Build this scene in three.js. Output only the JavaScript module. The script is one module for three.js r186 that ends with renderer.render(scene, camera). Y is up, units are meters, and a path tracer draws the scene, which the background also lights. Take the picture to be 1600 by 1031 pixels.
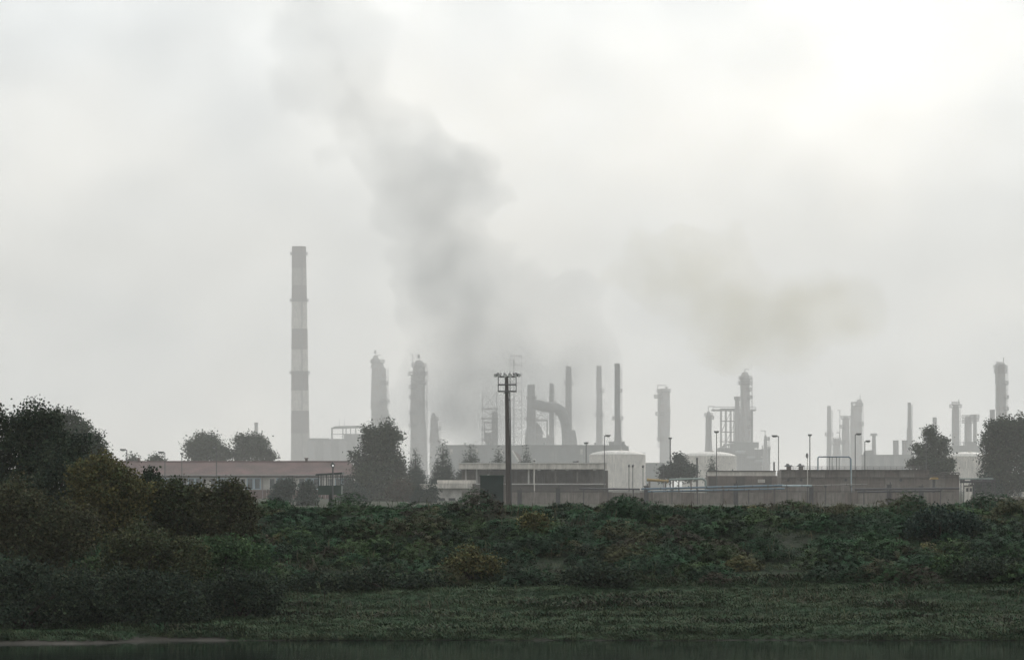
import * as THREE from 'three';
import { mergeGeometries, mergeVertices } from 'three/addons/utils/BufferGeometryUtils.js';
import { MarchingCubes } from 'three/addons/objects/MarchingCubes.js';
import { ImprovedNoise } from 'three/addons/math/ImprovedNoise.js';

// ------------------------------------------------------------------ camera, sky, sun, exposure
const F = 6000, NEAR = 0.55, EYE = 1.925, HORIZON = 760, GROUND = 0.28;   // focal length in pixels of a 1600 px wide picture, eye height over the river
const scene = new THREE.Scene();
const camera = new THREE.PerspectiveCamera(2 * Math.atan(515.5 / F) * 180 / Math.PI, 1600 / 1031, 1, 9000);
camera.position.set(0, EYE, 0);
camera.lookAt(0, EYE, -100);
camera.far = 15000; camera.setViewOffset(1600, 1031, 0, 515.5 - HORIZON, 1600, 1031);   // lens shifted up, verticals stay upright
const renderer = new THREE.WebGLRenderer({ antialias: true });
renderer.toneMapping = THREE.LinearToneMapping;
renderer.toneMappingExposure = 1.37;
renderer.shadowMap.enabled = true;

const perlin = new ImprovedNoise();
const fbm = (x, y, z, o = 4) => { let s = 0, a = 0.5, f = 1; for (let i = 0; i < o; i++) { s += a * perlin.noise(x * f, y * f, z * f); a *= 0.5; f *= 2.03; } return s; };
const clamp = THREE.MathUtils.clamp, lerp = THREE.MathUtils.lerp, smooth = THREE.MathUtils.smoothstep;
function rng(seed) { let a = seed >>> 0; return () => { a = (a + 0x6d2b79f5) | 0; let t = Math.imul(a ^ (a >>> 15), 1 | a); t = (t + Math.imul(t ^ (t >>> 7), 61 | t)) ^ t; return ((t ^ (t >>> 14)) >>> 0) / 4294967296; }; }
const gauss = (r) => Math.sqrt(-2 * Math.log(1 - r() * 0.99999)) * Math.cos(6.2831853 * r());

const SUN_AZ = 20 * Math.PI / 180, SUN_EL = 26 * Math.PI / 180;      // veiled sun behind the plant, to the right
const sunDir = new THREE.Vector3(Math.sin(SUN_AZ) * Math.cos(SUN_EL), Math.sin(SUN_EL), -Math.cos(SUN_AZ) * Math.cos(SUN_EL));
{
  const W = 2048, Hh = 1024, data = new Float32Array(W * Hh * 4);
  for (let r = 0; r < Hh; r++) {
    const el = ((r + 0.5) / Hh - 0.5) * Math.PI, y = Math.sin(el), ce = Math.cos(el);
    for (let c = 0; c < W; c++) {
      const az = ((c + 0.5) / W - 0.5) * 2 * Math.PI, x = ce * Math.cos(az), z = ce * Math.sin(az);
      const ang = Math.acos(clamp(x * sunDir.x + y * sunDir.y + z * sunDir.z, -1, 1)) * 57.3;
      const up = Math.max(y, 0);
      let L = 0.61 + 0.10 * up + 0.95 * Math.exp(-ang / 29);              // thick overcast, brighter round the hidden sun
      const n1 = fbm(x * 11 + 165.13, y * 16, z * 11 + 0.4, 5);           // ragged stratus
      const n2 = fbm(x * 46 + 7.7, y * 62, z * 46 + 2.1, 4);              // and its finer mottle
      L *= 1 + 0.48 * n1 + 0.20 * n2;
      const cool = clamp(0.45 - n1 * 1.6 + up * 2.0, 0, 1);
      const o = (r * W + c) * 4;
      data[o] = L * lerp(1.02, 0.965, cool); data[o + 1] = L * lerp(1.0, 1.0, cool); data[o + 2] = L * lerp(0.945, 1.01, cool); data[o + 3] = 1;
    }
  }
  const sky = new THREE.DataTexture(data, W, Hh, THREE.RGBAFormat, THREE.FloatType);
  sky.mapping = THREE.EquirectangularReflectionMapping; sky.magFilter = THREE.LinearFilter; sky.needsUpdate = true;
  scene.background = sky; scene.environment = sky;
}
const sun = new THREE.DirectionalLight(new THREE.Color(1, 0.96, 0.87), 1.5);
sun.position.copy(sunDir).multiplyScalar(600); sun.target.position.set(0, 0, -300); sun.position.z -= 300;
sun.castShadow = true; sun.shadow.radius = 40; sun.shadow.mapSize.set(2048, 2048);
Object.assign(sun.shadow.camera, { left: -500, right: 500, top: 500, bottom: -500, near: 1, far: 2500 });
sun.name = 'veiled_sun';
scene.add(sun, sun.target);
scene.fog = new THREE.FogExp2(new THREE.Color(0.96, 0.955, 0.93), 0.00036);

// ------------------------------------------------------------------ materials
function noiseTexture(size, paint) {
  const d = new Uint8Array(size * size * 4);
  for (let j = 0; j < size; j++) for (let i = 0; i < size; i++) {
    const v = paint(i / size, j / size), o = (j * size + i) * 4;
    d[o] = clamp(v[0], 0, 1) * 255; d[o + 1] = clamp(v[1], 0, 1) * 255; d[o + 2] = clamp(v[2], 0, 1) * 255; d[o + 3] = 255;
  }
  const t = new THREE.DataTexture(d, size, size); t.wrapS = t.wrapT = THREE.RepeatWrapping; t.magFilter = THREE.LinearFilter; t.colorSpace = THREE.SRGBColorSpace; t.needsUpdate = true;
  return t;
}
const tile = (fn) => (u, v) => {                      // cross-fades the edges so that a repeat has no seam
  const a = fn(u, v), b = fn(u - 1, v), c = fn(u, v - 1), d = fn(u - 1, v - 1), p = smooth(u, 0, 1), q = smooth(v, 0, 1);
  return lerp(lerp(a, b, p), lerp(c, d, p), q);
};
const N1 = tile((u, v) => fbm(u * 6, v * 6, 3.3, 5)), N2 = tile((u, v) => fbm(u * 22, v * 2.4, 8.1, 4)), N3 = tile((u, v) => fbm(u * 40, v * 40, 1.1, 2));
const mottled = noiseTexture(256, (u, v) => { const g = 0.82 + 0.30 * N1(u, v) + 0.10 * N3(u, v); return [g, g * 0.995, g * 0.985]; });
const streaked = noiseTexture(256, (u, v) => { const g = 0.80 + 0.34 * N2(u, v) + 0.20 * N1(u, v); return [g, g * 0.985, g * 0.96]; });
const rusty = noiseTexture(256, (u, v) => { const r = smooth(N2(u, v) + 0.7 * N1(u, v), 0.05, 0.35), g = 0.86 + 0.2 * N3(u, v); return [g * lerp(1, 0.86, r), g * lerp(1, 0.74, r), g * lerp(1, 0.66, r)]; });
const tiled = noiseTexture(512, (u, v) => { const n = N1(u, v), q = N3(u, v), row = (v * 36) % 1, g = 0.78 + 0.5 * n + 0.3 * q - (row < 0.16 ? 0.22 : 0); return [g, g * (0.93 + 0.25 * N2(v, u)), g * (0.92 + 0.3 * q)]; });
const bumpy = noiseTexture(256, (u, v) => { const g = 0.5 + 0.5 * N1(u, v) + 0.25 * N3(u, v); return [g, g, g]; }); bumpy.colorSpace = THREE.NoColorSpace;
const scaled = (t, metres) => { const c = t.clone(); c.repeat.set(1 / metres, 1 / metres); c.needsUpdate = true; return c; };
const M = {};
function mat(name, r, g, b, rough = 0.85, map = null, metres = 8, extra = {}) {
  const m = new THREE.MeshStandardMaterial({ roughness: rough, metalness: 0, ...extra });
  m.color.setRGB(r, g, b); m.name = name; if (map) m.map = scaled(map, metres);
  M[name] = m; return m;
}
mat('shell', 0.50, 0.50, 0.50, 0.55, rusty, 14); mat('shellDark', 0.20, 0.21, 0.22, 0.6, rusty, 14); mat('shellMid', 0.38, 0.385, 0.39, 0.6, rusty, 12);
mat('steel', 0.17, 0.175, 0.18, 0.7, rusty, 5); mat('duct', 0.29, 0.315, 0.32, 0.7, rusty, 9);
mat('bandRed', 0.22, 0.185, 0.19, 0.85, streaked, 16); mat('bandWhite', 0.80, 0.78, 0.76, 0.85, streaked, 16); mat('concreteStack', 0.44, 0.43, 0.42, 0.9, streaked, 16);
mat('plantWall', 0.30, 0.32, 0.325, 0.9, streaked, 18); mat('plantDark', 0.22, 0.25, 0.25, 0.9, streaked, 14); mat('plantPanel', 0.19, 0.22, 0.225, 0.9, mottled, 12);
mat('tankWhite', 0.78, 0.75, 0.70, 0.6, streaked, 12); mat('tankRoof', 0.84, 0.81, 0.77, 0.6, mottled, 9);
mat('roofTile', 0.135, 0.083, 0.078, 0.9, tiled, 12); mat('render', 0.60, 0.585, 0.55, 0.9, mottled, 7); mat('brick', 0.17, 0.10, 0.09, 0.9, mottled, 3);
mat('white', 0.78, 0.77, 0.74, 0.7, mottled, 6); mat('fascia', 0.82, 0.80, 0.77, 0.8, streaked, 6);
const glass = mat('glass', 0.03, 0.045, 0.05, 0.12);
mat('blueFrame', 0.30, 0.40, 0.46, 0.6); mat('shedWall', 0.32, 0.31, 0.31, 0.95, streaked, 5); mat('concrete', 0.27, 0.25, 0.235, 0.95, streaked, 5, { bumpMap: scaled(bumpy, 2), bumpScale: 0.02 });
mat('concreteWarm', 0.20, 0.172, 0.158, 0.95, streaked, 4); mat('wallStained', 0.27, 0.25, 0.232, 0.95, streaked, 3.1); mat('concreteDark', 0.11, 0.10, 0.095, 0.95, streaked, 4);
mat('greenSteel', 0.012, 0.035, 0.03, 0.65, mottled, 2); mat('greenCab', 0.02, 0.055, 0.04, 0.7, mottled, 2); mat('mast', 0.062, 0.048, 0.042, 0.9, streaked, 3); mat('lampSteel', 0.06, 0.065, 0.065, 0.6); mat('lampHead', 0.10, 0.11, 0.11, 0.5); mat('lens', 0.55, 0.56, 0.55, 0.25);
mat('pipeBlue', 0.12, 0.21, 0.28, 0.5, rusty, 4); mat('pipePale', 0.48, 0.62, 0.68, 0.45, mottled, 4); mat('pipeTeal', 0.30, 0.38, 0.36, 0.6, mottled, 4); mat('pipeDark', 0.05, 0.052, 0.06, 0.7, rusty, 4); mat('pipeGrey', 0.28, 0.27, 0.25, 0.6, rusty, 4);
mat('yellow', 0.42, 0.27, 0.05, 0.6, mottled, 3); mat('rail', 0.16, 0.155, 0.15, 0.7); mat('bark', 0.045, 0.036, 0.028, 0.95, streaked, 1.2); mat('barkPale', 0.22, 0.2, 0.18, 0.95, streaked, 1.2);
const leafMat = new THREE.MeshPhysicalMaterial({ vertexColors: true, roughness: 0.9, specularIntensity: 0.25, side: THREE.DoubleSide }); leafMat.name = 'leaves';
const sprigMat = new THREE.MeshPhysicalMaterial({ roughness: 0.9, specularIntensity: 0.25, side: THREE.DoubleSide }); sprigMat.name = 'bank_leaves';

// ------------------------------------------------------------------ helpers
const X = (px, D) => (px - 800) * D / F, Y = (py, D) => EYE + (HORIZON - py) * D / F;
const taken = new Map();
function numbered(n) { const k = taken.get(n) ?? 0; taken.set(n, k + 1); return k ? n + '_' + String(k).padStart(3, '0') : n; }
function metreUV(g) {
  const p = g.attributes.position, n = g.attributes.normal, uv = new Float32Array(p.count * 2);
  for (let i = 0; i < p.count; i++) {
    const a = Math.abs(n.getX(i)), b = Math.abs(n.getY(i)), c = Math.abs(n.getZ(i));
    if (b > a && b > c) { uv[2 * i] = p.getX(i); uv[2 * i + 1] = p.getZ(i); } else if (a > c) { uv[2 * i] = p.getZ(i); uv[2 * i + 1] = p.getY(i); } else { uv[2 * i] = p.getX(i); uv[2 * i + 1] = p.getY(i); }
  }
  g.setAttribute('uv', new THREE.BufferAttribute(uv, 2));
}
const prep = (g) => { const q = g.index ? g.toNonIndexed() : g; for (const k of Object.keys(q.attributes)) if (!['position', 'normal'].includes(k)) q.deleteAttribute(k); return q; };
const box = (x, y, z, w, h, d) => new THREE.BoxGeometry(w, h, d).translate(x, y + h / 2, z);             // y is the bottom
const cyl = (x, y, z, h, r0, r1 = r0, seg = 20) => new THREE.CylinderGeometry(r1, r0, h, seg).translate(x, y + h / 2, z);
const dome = (x, y, z, r, h, seg = 20) => new THREE.SphereGeometry(r, seg, 8, 0, Math.PI * 2, 0, Math.PI / 2).scale(1, h / r, 1).translate(x, y, z);
function bar(a, b, r, seg = 6) {
  const A = new THREE.Vector3(...a), B = new THREE.Vector3(...b), d = B.clone().sub(A), L = d.length();
  return new THREE.CylinderGeometry(r, r, L, seg).applyQuaternion(new THREE.Quaternion().setFromUnitVectors(new THREE.Vector3(0, 1, 0), d.normalize())).translate(...A.add(B).multiplyScalar(0.5).toArray());
}
const tube = (pts, r, seg = 24, rs = 10) => new THREE.TubeGeometry(new THREE.CatmullRomCurve3(pts.map((p) => new THREE.Vector3(...p)), false, 'centripetal'), seg, r, rs);
function poly(pts, r, rs = 8) { const out = []; for (let i = 1; i < pts.length; i++) { out.push(bar(pts[i - 1], pts[i], r, rs)); if (i < pts.length - 1) out.push(new THREE.SphereGeometry(r * 1.01, rs, 6).translate(...pts[i])); } return out; }
function prism(pts, d, z = 0) { const s = new THREE.Shape(pts.map((p) => new THREE.Vector2(...p))); return new THREE.ExtrudeGeometry(s, { depth: d, bevelEnabled: false }).translate(0, 0, z - d / 2); }
function mesh(name, m, geoms) {
  const g = mergeGeometries((Array.isArray(geoms) ? geoms : [geoms]).map(prep)); metreUV(g);
  const o = new THREE.Mesh(g, m); o.name = name; o.castShadow = o.receiveShadow = true; return o;
}
function part(parent, name, m, geoms) { const o = mesh(name, m, geoms); parent.add(o); return o; }
// A thing stands at pixel column px at distance D; x() and y() give its own metres for a column and a row of the photograph.
const far = (D) => (D > 690 ? D * 2.0 : D);            // the plant proper lies well beyond the yard
function thing(name, label, category, px, D0, group, base = GROUND) {
  const D = far(D0);
  const g = new THREE.Group(); g.name = numbered(name); g.position.set(X(px, D), base, -D); g.userData = { label, category };
  if (group) g.userData.group = group;
  scene.add(g);
  return { g, u: D / F, D, x: (p) => (p - px) * D / F, y: (p) => Y(p, D) - base, part: (n, m, q, parent = g) => part(parent, n, m, q) };
}
function stuff(o, label, category) { o.userData = { kind: 'stuff', label, category }; scene.add(o); return o; }

// ------------------------------------------------------------------ ground and river
const PROFILE = [[-80, 1.9], [-6, 1.9], [6, -0.6], [20, -1.6], [75, -1.4], [84, -0.35], [87.3, 0.0], [88.2, 0.16], [92, 0.34], [96, 0.74], [98.5, 1.0], [104, 1.75], [110.5, 2.62], [117, 2.66], [126, 1.4], [140, GROUND / NEAR], [9000, GROUND / NEAR]];
const shift = (x) => 2.2 * smooth(-x, 8.0, 9.6) + 0.5 * perlin.noise(x * 0.22, 4.2, 0) + 0.25 * perlin.noise(x * 0.9, 1.2, 0);     // the shore comes forward on the left
function groundY(X0, D0) { return D0 < 140 * NEAR ? NEAR * bankY(X0 / NEAR, D0 / NEAR) : GROUND; }
function bankY(x, D) {
  let d = D;
  if (D > 70 && D < 92) { const s = shift(x), t = 87.3 - s; d = D < t ? D + s * smooth(D, 70, 80) : lerp(87.3, 92, (D - t) / (92 - t)); }
  let h = 0;
  for (let i = 1; i < PROFILE.length; i++) if (d <= PROFILE[i][0]) { const [a, b] = PROFILE[i - 1], [c, e] = PROFILE[i]; h = lerp(b, e, (d - a) / (c - a)); break; }
  if (D > 88 && D < 124) h += 0.13 * perlin.noise(x * 0.35, D * 0.35, 2) * smooth(D, 88, 94) + 0.05 * perlin.noise(x * 1.3, D * 1.3, 5);
  return h;
}
{
  const rows = [-80, -40, -10, -4, 0, 4, 8, 14, 30, 60, 70, 75]; for (let d = 78; d < 127; d += 0.6) rows.push(d); rows.push(130, 135, 140, 160, 200, 300, 450, 700, 1000, 1500, 2200, 3000, 4200, 6000, 7500);
  const cols = [-2800, -600, -200, -80, -45, -32]; for (let x = -26; x <= 26; x += 0.6) cols.push(x); cols.push(32, 45, 80, 200, 600, 2800);
  const pos = [], col = [], idx = [], r = rng(5);
  for (const D0 of rows) for (const x0 of cols) {
    const D = D0, x = x0, y = bankY(x, D); pos.push(x * NEAR, y * NEAR, -D * NEAR);
    const mud = D < 92 && D > 60 ? 1 - smooth(y, 0.06, 0.14) : 0, n = 0.85 + 0.5 * perlin.noise(x * 0.7, D * 0.7, 9) + 0.2 * (r() - 0.5);
    const soil = D > 118 ? [0.05, 0.06, 0.036] : [0.022, 0.036, 0.019], wet = x < -5.5 ? [0.085, 0.08, 0.072] : [0.03, 0.032, 0.024];
    for (let k = 0; k < 3; k++) col.push(lerp(soil[k], wet[k], mud) * n);
  }
  const w = cols.length;
  for (let j = 0; j < rows.length - 1; j++) for (let i = 0; i < w - 1; i++) { const a = j * w + i, b = a + 1, c = a + w, d = c + 1; idx.push(a, b, c, b, d, c); }
  const g = new THREE.BufferGeometry(); g.setAttribute('position', new THREE.Float32BufferAttribute(pos, 3)); g.setAttribute('color', new THREE.Float32BufferAttribute(col, 3)); g.setIndex(idx); g.computeVertexNormals(); metreUV(g);
  const m = new THREE.MeshPhysicalMaterial({ vertexColors: true, roughness: 0.95, specularIntensity: 0.1, map: scaled(mottled, 2.7), bumpMap: scaled(bumpy, 1.3), bumpScale: 0.05 });
  const o = new THREE.Mesh(g, m); o.name = 'ground'; o.userData = { kind: 'structure' }; o.receiveShadow = o.castShadow = true; scene.add(o);
}
{
  const g = new THREE.PlaneGeometry(2600, 70, 1, 1).rotateX(-Math.PI / 2).translate(0, 0, -31); metreUV(g);
  const ripple = noiseTexture(256, (u, v) => { const q = 0.5 + 0.45 * N1(u, v) + 0.18 * N3(u, v); return [q, q, q]; }); ripple.colorSpace = THREE.NoColorSpace; ripple.repeat.set(1 / 5, 1 / 2.6);
  const m = new THREE.MeshPhysicalMaterial({ roughness: 0.05, ior: 1.33, bumpMap: ripple, bumpScale: 0.004 }); m.color.setRGB(0.012, 0.02, 0.015);
  const o = new THREE.Mesh(g, m); o.name = 'river_water'; o.userData = { kind: 'structure' }; o.receiveShadow = true; scene.add(o);
}

// ------------------------------------------------------------------ towers, stacks and tanks of the plant
function platform(c, cx, cy, r, reach = 1.1, from = 0, sweep = Math.PI * 2, h = 1.2) {     // a ring walkway with its railing
  const t = c.u * 0.75, R = r + reach, full = sweep > 6;
  const deck = c.part('platform', M.steel, new THREE.RingGeometry(r * 0.98, R, 20, 1, from, sweep).rotateX(-Math.PI / 2).translate(cx, cy, 0));
  const gs = [new THREE.CylinderGeometry(R, R, c.u * 1.3, 20, 1, true, from + Math.PI / 2, sweep).translate(cx, cy - c.u * 0.65, 0)];
  for (const k of [0.55, 1]) gs.push(new THREE.TorusGeometry(R, t * 0.42, 5, 24, sweep).rotateX(Math.PI / 2).rotateY(full ? 0 : 0).scale(1, 1, full ? 1 : -1).rotateY(from).translate(cx, cy + h * k, 0));
  for (let i = 0; i < 10; i++) { const a = from + sweep * i / (full ? 10 : 9); gs.push(bar([cx + R * Math.cos(a), cy, -R * Math.sin(a)], [cx + R * Math.cos(a), cy + h, -R * Math.sin(a)], t * 0.42, 5)); }
  c.part('railing', M.steel, gs, deck);
}
function ladder(c, cx, y0, y1, z, name = 'ladder') {
  const w = c.u * 0.9, t = Math.max(0.05, c.u * 0.3), gs = [bar([cx - w, y0, z], [cx - w, y1, z], t), bar([cx + w, y0, z], [cx + w, y1, z], t)];
  for (let y = y0 + 0.6; y < y1; y += Math.max(0.9, c.u * 4)) gs.push(bar([cx - w, y, z], [cx + w, y, z], t * 0.7, 4));
  c.part(name, M.steel, gs);
}
// A distillation column: outline given as [row, left, right] from the top down.
function column(label, D, prof, o = {}) {
  const px = (prof[prof.length - 1][1] + prof[prof.length - 1][2]) / 2, c = thing(o.name ?? 'distillation_column', label, o.category ?? 'column', px, D, o.group);
  const m = o.mat ?? M.shell, gs = [];
  for (let i = 0; i < prof.length - 1; i++) {
    const [y1, l1, r1] = prof[i], [y0, l0, r0] = prof[i + 1];
    const h = c.y(y1) - c.y(y0), ra = (r1 - l1) / 2 * c.u, rb = (r0 - l0) / 2 * c.u;
    gs.push(new THREE.CylinderGeometry(ra, rb, h, 28, 1, i > 0 || !!o.dome).translate(c.x((l1 + r1) / 2), c.y(y1) - h / 2, 0));
  }
  const last = prof[prof.length - 1], rl = (last[2] - last[1]) / 2 * c.u;
  gs.push(cyl(0, 0, 0, Math.max(0.2, c.y(last[0])), rl, rl, 28));
  const top = prof[0], rt = (top[2] - top[1]) / 2 * c.u, tx = c.x((top[1] + top[2]) / 2);
  if (o.dome) gs.push(dome(tx, c.y(top[0]), 0, rt, rt * 0.6));
  c.part('shell', m, gs);
  const rAt = (py) => { for (let i = 0; i < prof.length - 1; i++) if (py >= prof[i][0] && py <= prof[i + 1][0]) { const t = (py - prof[i][0]) / (prof[i + 1][0] - prof[i][0]); return [(lerp(prof[i][1], prof[i + 1][1], t) + lerp(prof[i][2], prof[i + 1][2], t)) / 2, lerp(prof[i][2] - prof[i][1], prof[i + 1][2] - prof[i + 1][1], t) / 2]; } return [px, (last[2] - last[1]) / 2]; };
  for (const s of o.seams ?? []) { const [cx, r] = rAt(s); c.part('seam_ring', o.seamMat ?? M.shellMid, cyl(c.x(cx), c.y(s), 0, c.u * 0.9, r * c.u + 0.12, r * c.u + 0.12, 28)); }
  for (const [py, reach, side] of o.platforms ?? []) { const [cx, r] = rAt(py); const a = side === 'l' ? [Math.PI * 0.55, Math.PI * 0.9] : side === 'r' ? [-Math.PI * 0.45, Math.PI * 0.9] : [0, Math.PI * 2]; platform(c, c.x(cx), c.y(py), r * c.u, (reach ?? 4) * c.u, ...a, c.u * 4.2); }
  for (const [x, y0, y1, r] of o.risers ?? []) c.part('riser_pipe', M.shellMid, poly([[c.x(x), c.y(y0), rt + 0.6], [c.x(x), c.y(y1), rt + 0.6], [tx, c.y(y1), 0]], r * c.u));
  for (const [x, y0, y1, x2] of o.davits ?? []) c.part('davit', M.steel, poly([[c.x(x), c.y(y0), 0], [c.x(x), c.y(y1), 0], [c.x(x2), c.y(y1), 0]], c.u * 0.6, 6));
  for (const [x, y0, y1] of o.ladders ?? []) ladder(c, c.x(x), Math.max(0, c.y(y1)), c.y(y0), rl * 0.7);
  for (const [x, py, w, h] of o.nozzles ?? []) c.part('nozzle', m, [cyl(c.x(x), c.y(py), 0, h * c.u, w * c.u / 2), cyl(c.x(x), c.y(py) + h * c.u, 0, c.u * 0.8, w * c.u * 0.75)]);
  return c;
}
const stack = (label, D, prof, o = {}) => column(label, D, prof, { name: 'flue_stack', category: 'stack', mat: M.shellMid, ...o });

// the great striped chimney
{
  const D = 1500, c = thing('striped_chimney', 'tall chimney with alternating dark and pale painted bands', 'chimney', 469, D);
  const rowX = (py) => [lerp(466.6, 469, (py - 385) / 340), lerp(11.1, 15, (py - 385) / 340)];
  const rows = [385, 419, 446, 471, 514, 546, 580, 610, 642, 677, 735], kind = ['bandRed', 'concreteStack', 'bandRed', 'bandWhite', 'bandRed', 'bandWhite', 'bandRed', 'bandWhite', 'bandRed', 'concreteStack'];
  for (let i = 0; i < kind.length; i++) {
    const [xa, ra] = rowX(rows[i]), [xb, rb] = rowX(rows[i + 1]), h = c.y(rows[i]) - c.y(rows[i + 1]);
    const o = c.part('painted_band', M[kind[i]], i ? new THREE.CylinderGeometry(ra * c.u, rb * c.u, h, 36, 1, true).translate(c.x((xa + xb) / 2), c.y(rows[i]) - h / 2, 0)
      : new THREE.LatheGeometry([[rb, 0], [ra, h / c.u], [ra - 1.6, h / c.u], [ra - 1.6, h / c.u - 6]].map(([r, y]) => new THREE.Vector2(r * c.u, y * c.u)), 36).translate(c.x((xa + xb) / 2), c.y(rows[1]), 0));
    o.userData.label = kind[i] === 'bandRed' ? 'faded dark band' : kind[i] === 'bandWhite' ? 'pale whitish band' : 'bare grey concrete section';
  }
  c.part('plinth', M.concreteStack, cyl(0, 0, 0, c.y(735), 15.3 * c.u, 15.2 * c.u, 36));
  for (const py of [397, 470, 583]) { const [x, r] = rowX(py); platform(c, c.x(x), c.y(py), r * c.u, 2.6 * c.u, 0, Math.PI * 2, 1.3); }
  ladder(c, c.x(472), 0, c.y(390), 14 * c.u);
}
column('slim column in two tiers nearest the striped chimney, rising over the round tree', 1640, [[557, 583, 590], [566, 581, 598], [575, 580.5, 603], [640, 580, 606.5], [700, 580, 608]], { dome: true, seams: [590, 608, 632, 656], platforms: [[566, 2.5], [600, 2.5, 'r'], [628, 3, 'r'], [652, 3, 'r']], davits: [[587, 558, 551, 583], [590, 560, 555, 595]], risers: [[585, 690, 562, 1.2]], ladders: [[606, 575, 700]], nozzles: [[586, 552, 3, 4]] });
column('column with bulky platform head and hooked davit, left edge of the grey smoke', 1600, [[566, 648, 661], [578, 645, 664], [586, 642, 663], [660, 641.5, 666], [735, 641, 669]], { dome: true, seams: [600, 622, 648, 675, 700], platforms: [[572, 4], [585, 5], [606, 3.5, 'l'], [622, 3.5, 'l'], [646, 3, 'l'], [666, 3.5, 'l'], [600, 3, 'r'], [632, 3, 'r']], davits: [[645, 576, 554, 641]], risers: [[663, 710, 575, 1.3]], ladders: [[667, 575, 735]], nozzles: [[654, 560, 4, 5]] });
column('short tapering column just right of the column with hooked davit', 1660, [[646, 675, 680], [656, 673, 684], [690, 672, 688], [730, 671, 690]], { dome: true, seams: [670, 684], platforms: [[656, 2, 'r'], [672, 2.5, 'r'], [690, 2.5]], risers: [[675, 715, 652, 1]], ladders: [[688, 660, 720]] });
// ghost structures in the smoke
{
  const c = thing('lattice_derrick', 'open steel derrick with stacked decks half lost in grey smoke', 'derrick', 765, 1480), w = 12, b = c.u * 0.5;
  for (const sx of [-1, 1]) for (const sz of [-1, 1]) c.part('leg', M.steel, bar([sx * w * c.u, 0, sz * w * c.u], [sx * (w - 1) * c.u, c.y(612), sz * (w - 1) * c.u], b));
  for (const py of [640, 655, 672, 688]) { const d = c.part('deck', M.steel, box(0, c.y(py), 0, 26 * c.u, 0.5, 26 * c.u)); for (const z of [-13, 13]) c.part('railing', M.steel, [bar([-13 * c.u, c.y(py) + 1.1, z * c.u], [13 * c.u, c.y(py) + 1.1, z * c.u], b * 0.6), ...[-1, 0, 1].map((sx) => bar([sx * 13 * c.u, c.y(py), z * c.u], [sx * 13 * c.u, c.y(py) + 1.1, z * c.u], b * 0.6))], d); }
  for (const [a, e] of [[612, 640], [640, 655], [655, 672], [672, 688], [688, 720]]) c.part('bracing', M.steel, [bar([-w * c.u, c.y(e), w * c.u], [w * c.u, c.y(a), w * c.u], b * 0.7), bar([w * c.u, c.y(e), w * c.u], [-w * c.u, c.y(a), w * c.u], b * 0.7)]);
  c.part('vessel', M.duct, [cyl(c.x(773), 0, 0, c.y(645), 5 * c.u), dome(c.x(773), c.y(645), 0, 5 * c.u, 3 * c.u)]);
  c.part('drum', M.duct, [cyl(c.x(764), c.y(690), 0, 14 * c.u, 6 * c.u), cyl(c.x(764), c.y(700), 0, 10 * c.u, 3 * c.u, 6 * c.u)]);
  c.part('pipe', M.duct, poly([[c.x(757), c.y(690), 0], [c.x(757), c.y(660), 0], [c.x(770), c.y(660), 0]], 1.1 * c.u));
}
{
  const c = thing('lattice_mast', 'faint tall lattice mast with box frames, behind the floodlight mast', 'mast', 806, 1720), b = c.u * 0.45, w = 9;
  for (const sx of [-1, 1]) for (const sz of [-1, 1]) c.part('leg', M.steel, bar([sx * w * c.u, 0, sz * w * c.u], [sx * w * c.u, c.y(556), sz * w * c.u], b));
  for (let py = 556; py < 730; py += 14) { const gs = []; for (const s of [-1, 1]) gs.push(bar([-w * c.u, c.y(py), s * w * c.u], [w * c.u, c.y(py), s * w * c.u], b * 0.8), bar([s * w * c.u, c.y(py), -w * c.u], [s * w * c.u, c.y(py), w * c.u], b * 0.8), bar([-w * c.u, c.y(py + 14), s * w * c.u], [w * c.u * (s), c.y(py), s * w * c.u], b * 0.6)); c.part('brace_frame', M.steel, gs); }
  c.part('pipe', M.shellMid, [bar([c.x(803), 0, 0], [c.x(803), c.y(562), 0], c.u * 1.2), bar([c.x(803), c.y(562), 0], [c.x(794), c.y(562), 0], c.u * 0.6)]);
}
// furnace with its great duct
{
  const D = 1400, c = thing('furnace_stack', 'thick furnace stack with a fat curved flue duct arching right', 'stack', 830, D);
  c.part('shell', M.duct, [cyl(0, 0, 0, c.y(640), 7 * c.u, 7 * c.u, 24), cyl(0, c.y(640), 0, c.y(601) - c.y(640), 6.4 * c.u, 6 * c.u, 24)]);
  c.part('flue_duct', M.duct, [tube([[c.x(831), c.y(632), 0], [c.x(842), c.y(633), 0], [c.x(852), c.y(636), 0], [c.x(863), c.y(636), 0], [c.x(873), c.y(639.5), 0], [c.x(880), c.y(649), 0], [c.x(884.5), c.y(664), 0], [c.x(886), c.y(684), 0], [c.x(887), c.y(720), 0]], 8.2 * c.u, 60, 18)]);
  c.part('duct_hopper', M.duct, [cyl(c.x(890), 0, 0, c.y(690), 14 * c.u, 12 * c.u, 20), cyl(c.x(890), c.y(690), 0, 18 * c.u, 12 * c.u, 9 * c.u, 20)]);
  for (const t of [[842, 633], [858, 636], [876, 643], [884.5, 664]]) c.part('flange', M.steel, new THREE.TorusGeometry(8.4 * c.u, 0.7 * c.u, 6, 20).rotateY(t[1] > 640 ? 0 : Math.PI / 2).rotateX(t[1] > 660 ? Math.PI / 2 : 0).rotateZ(t[1] === 643 ? 0.6 : 0).translate(c.x(t[0]), c.y(t[1]), 0));
  platform(c, 0, c.y(656), 7 * c.u, 4 * c.u, 0, Math.PI * 2, 3 * c.u); platform(c, 0, c.y(622), 6.4 * c.u, 2 * c.u, 0, Math.PI * 2, 2.5 * c.u);
}
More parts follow.
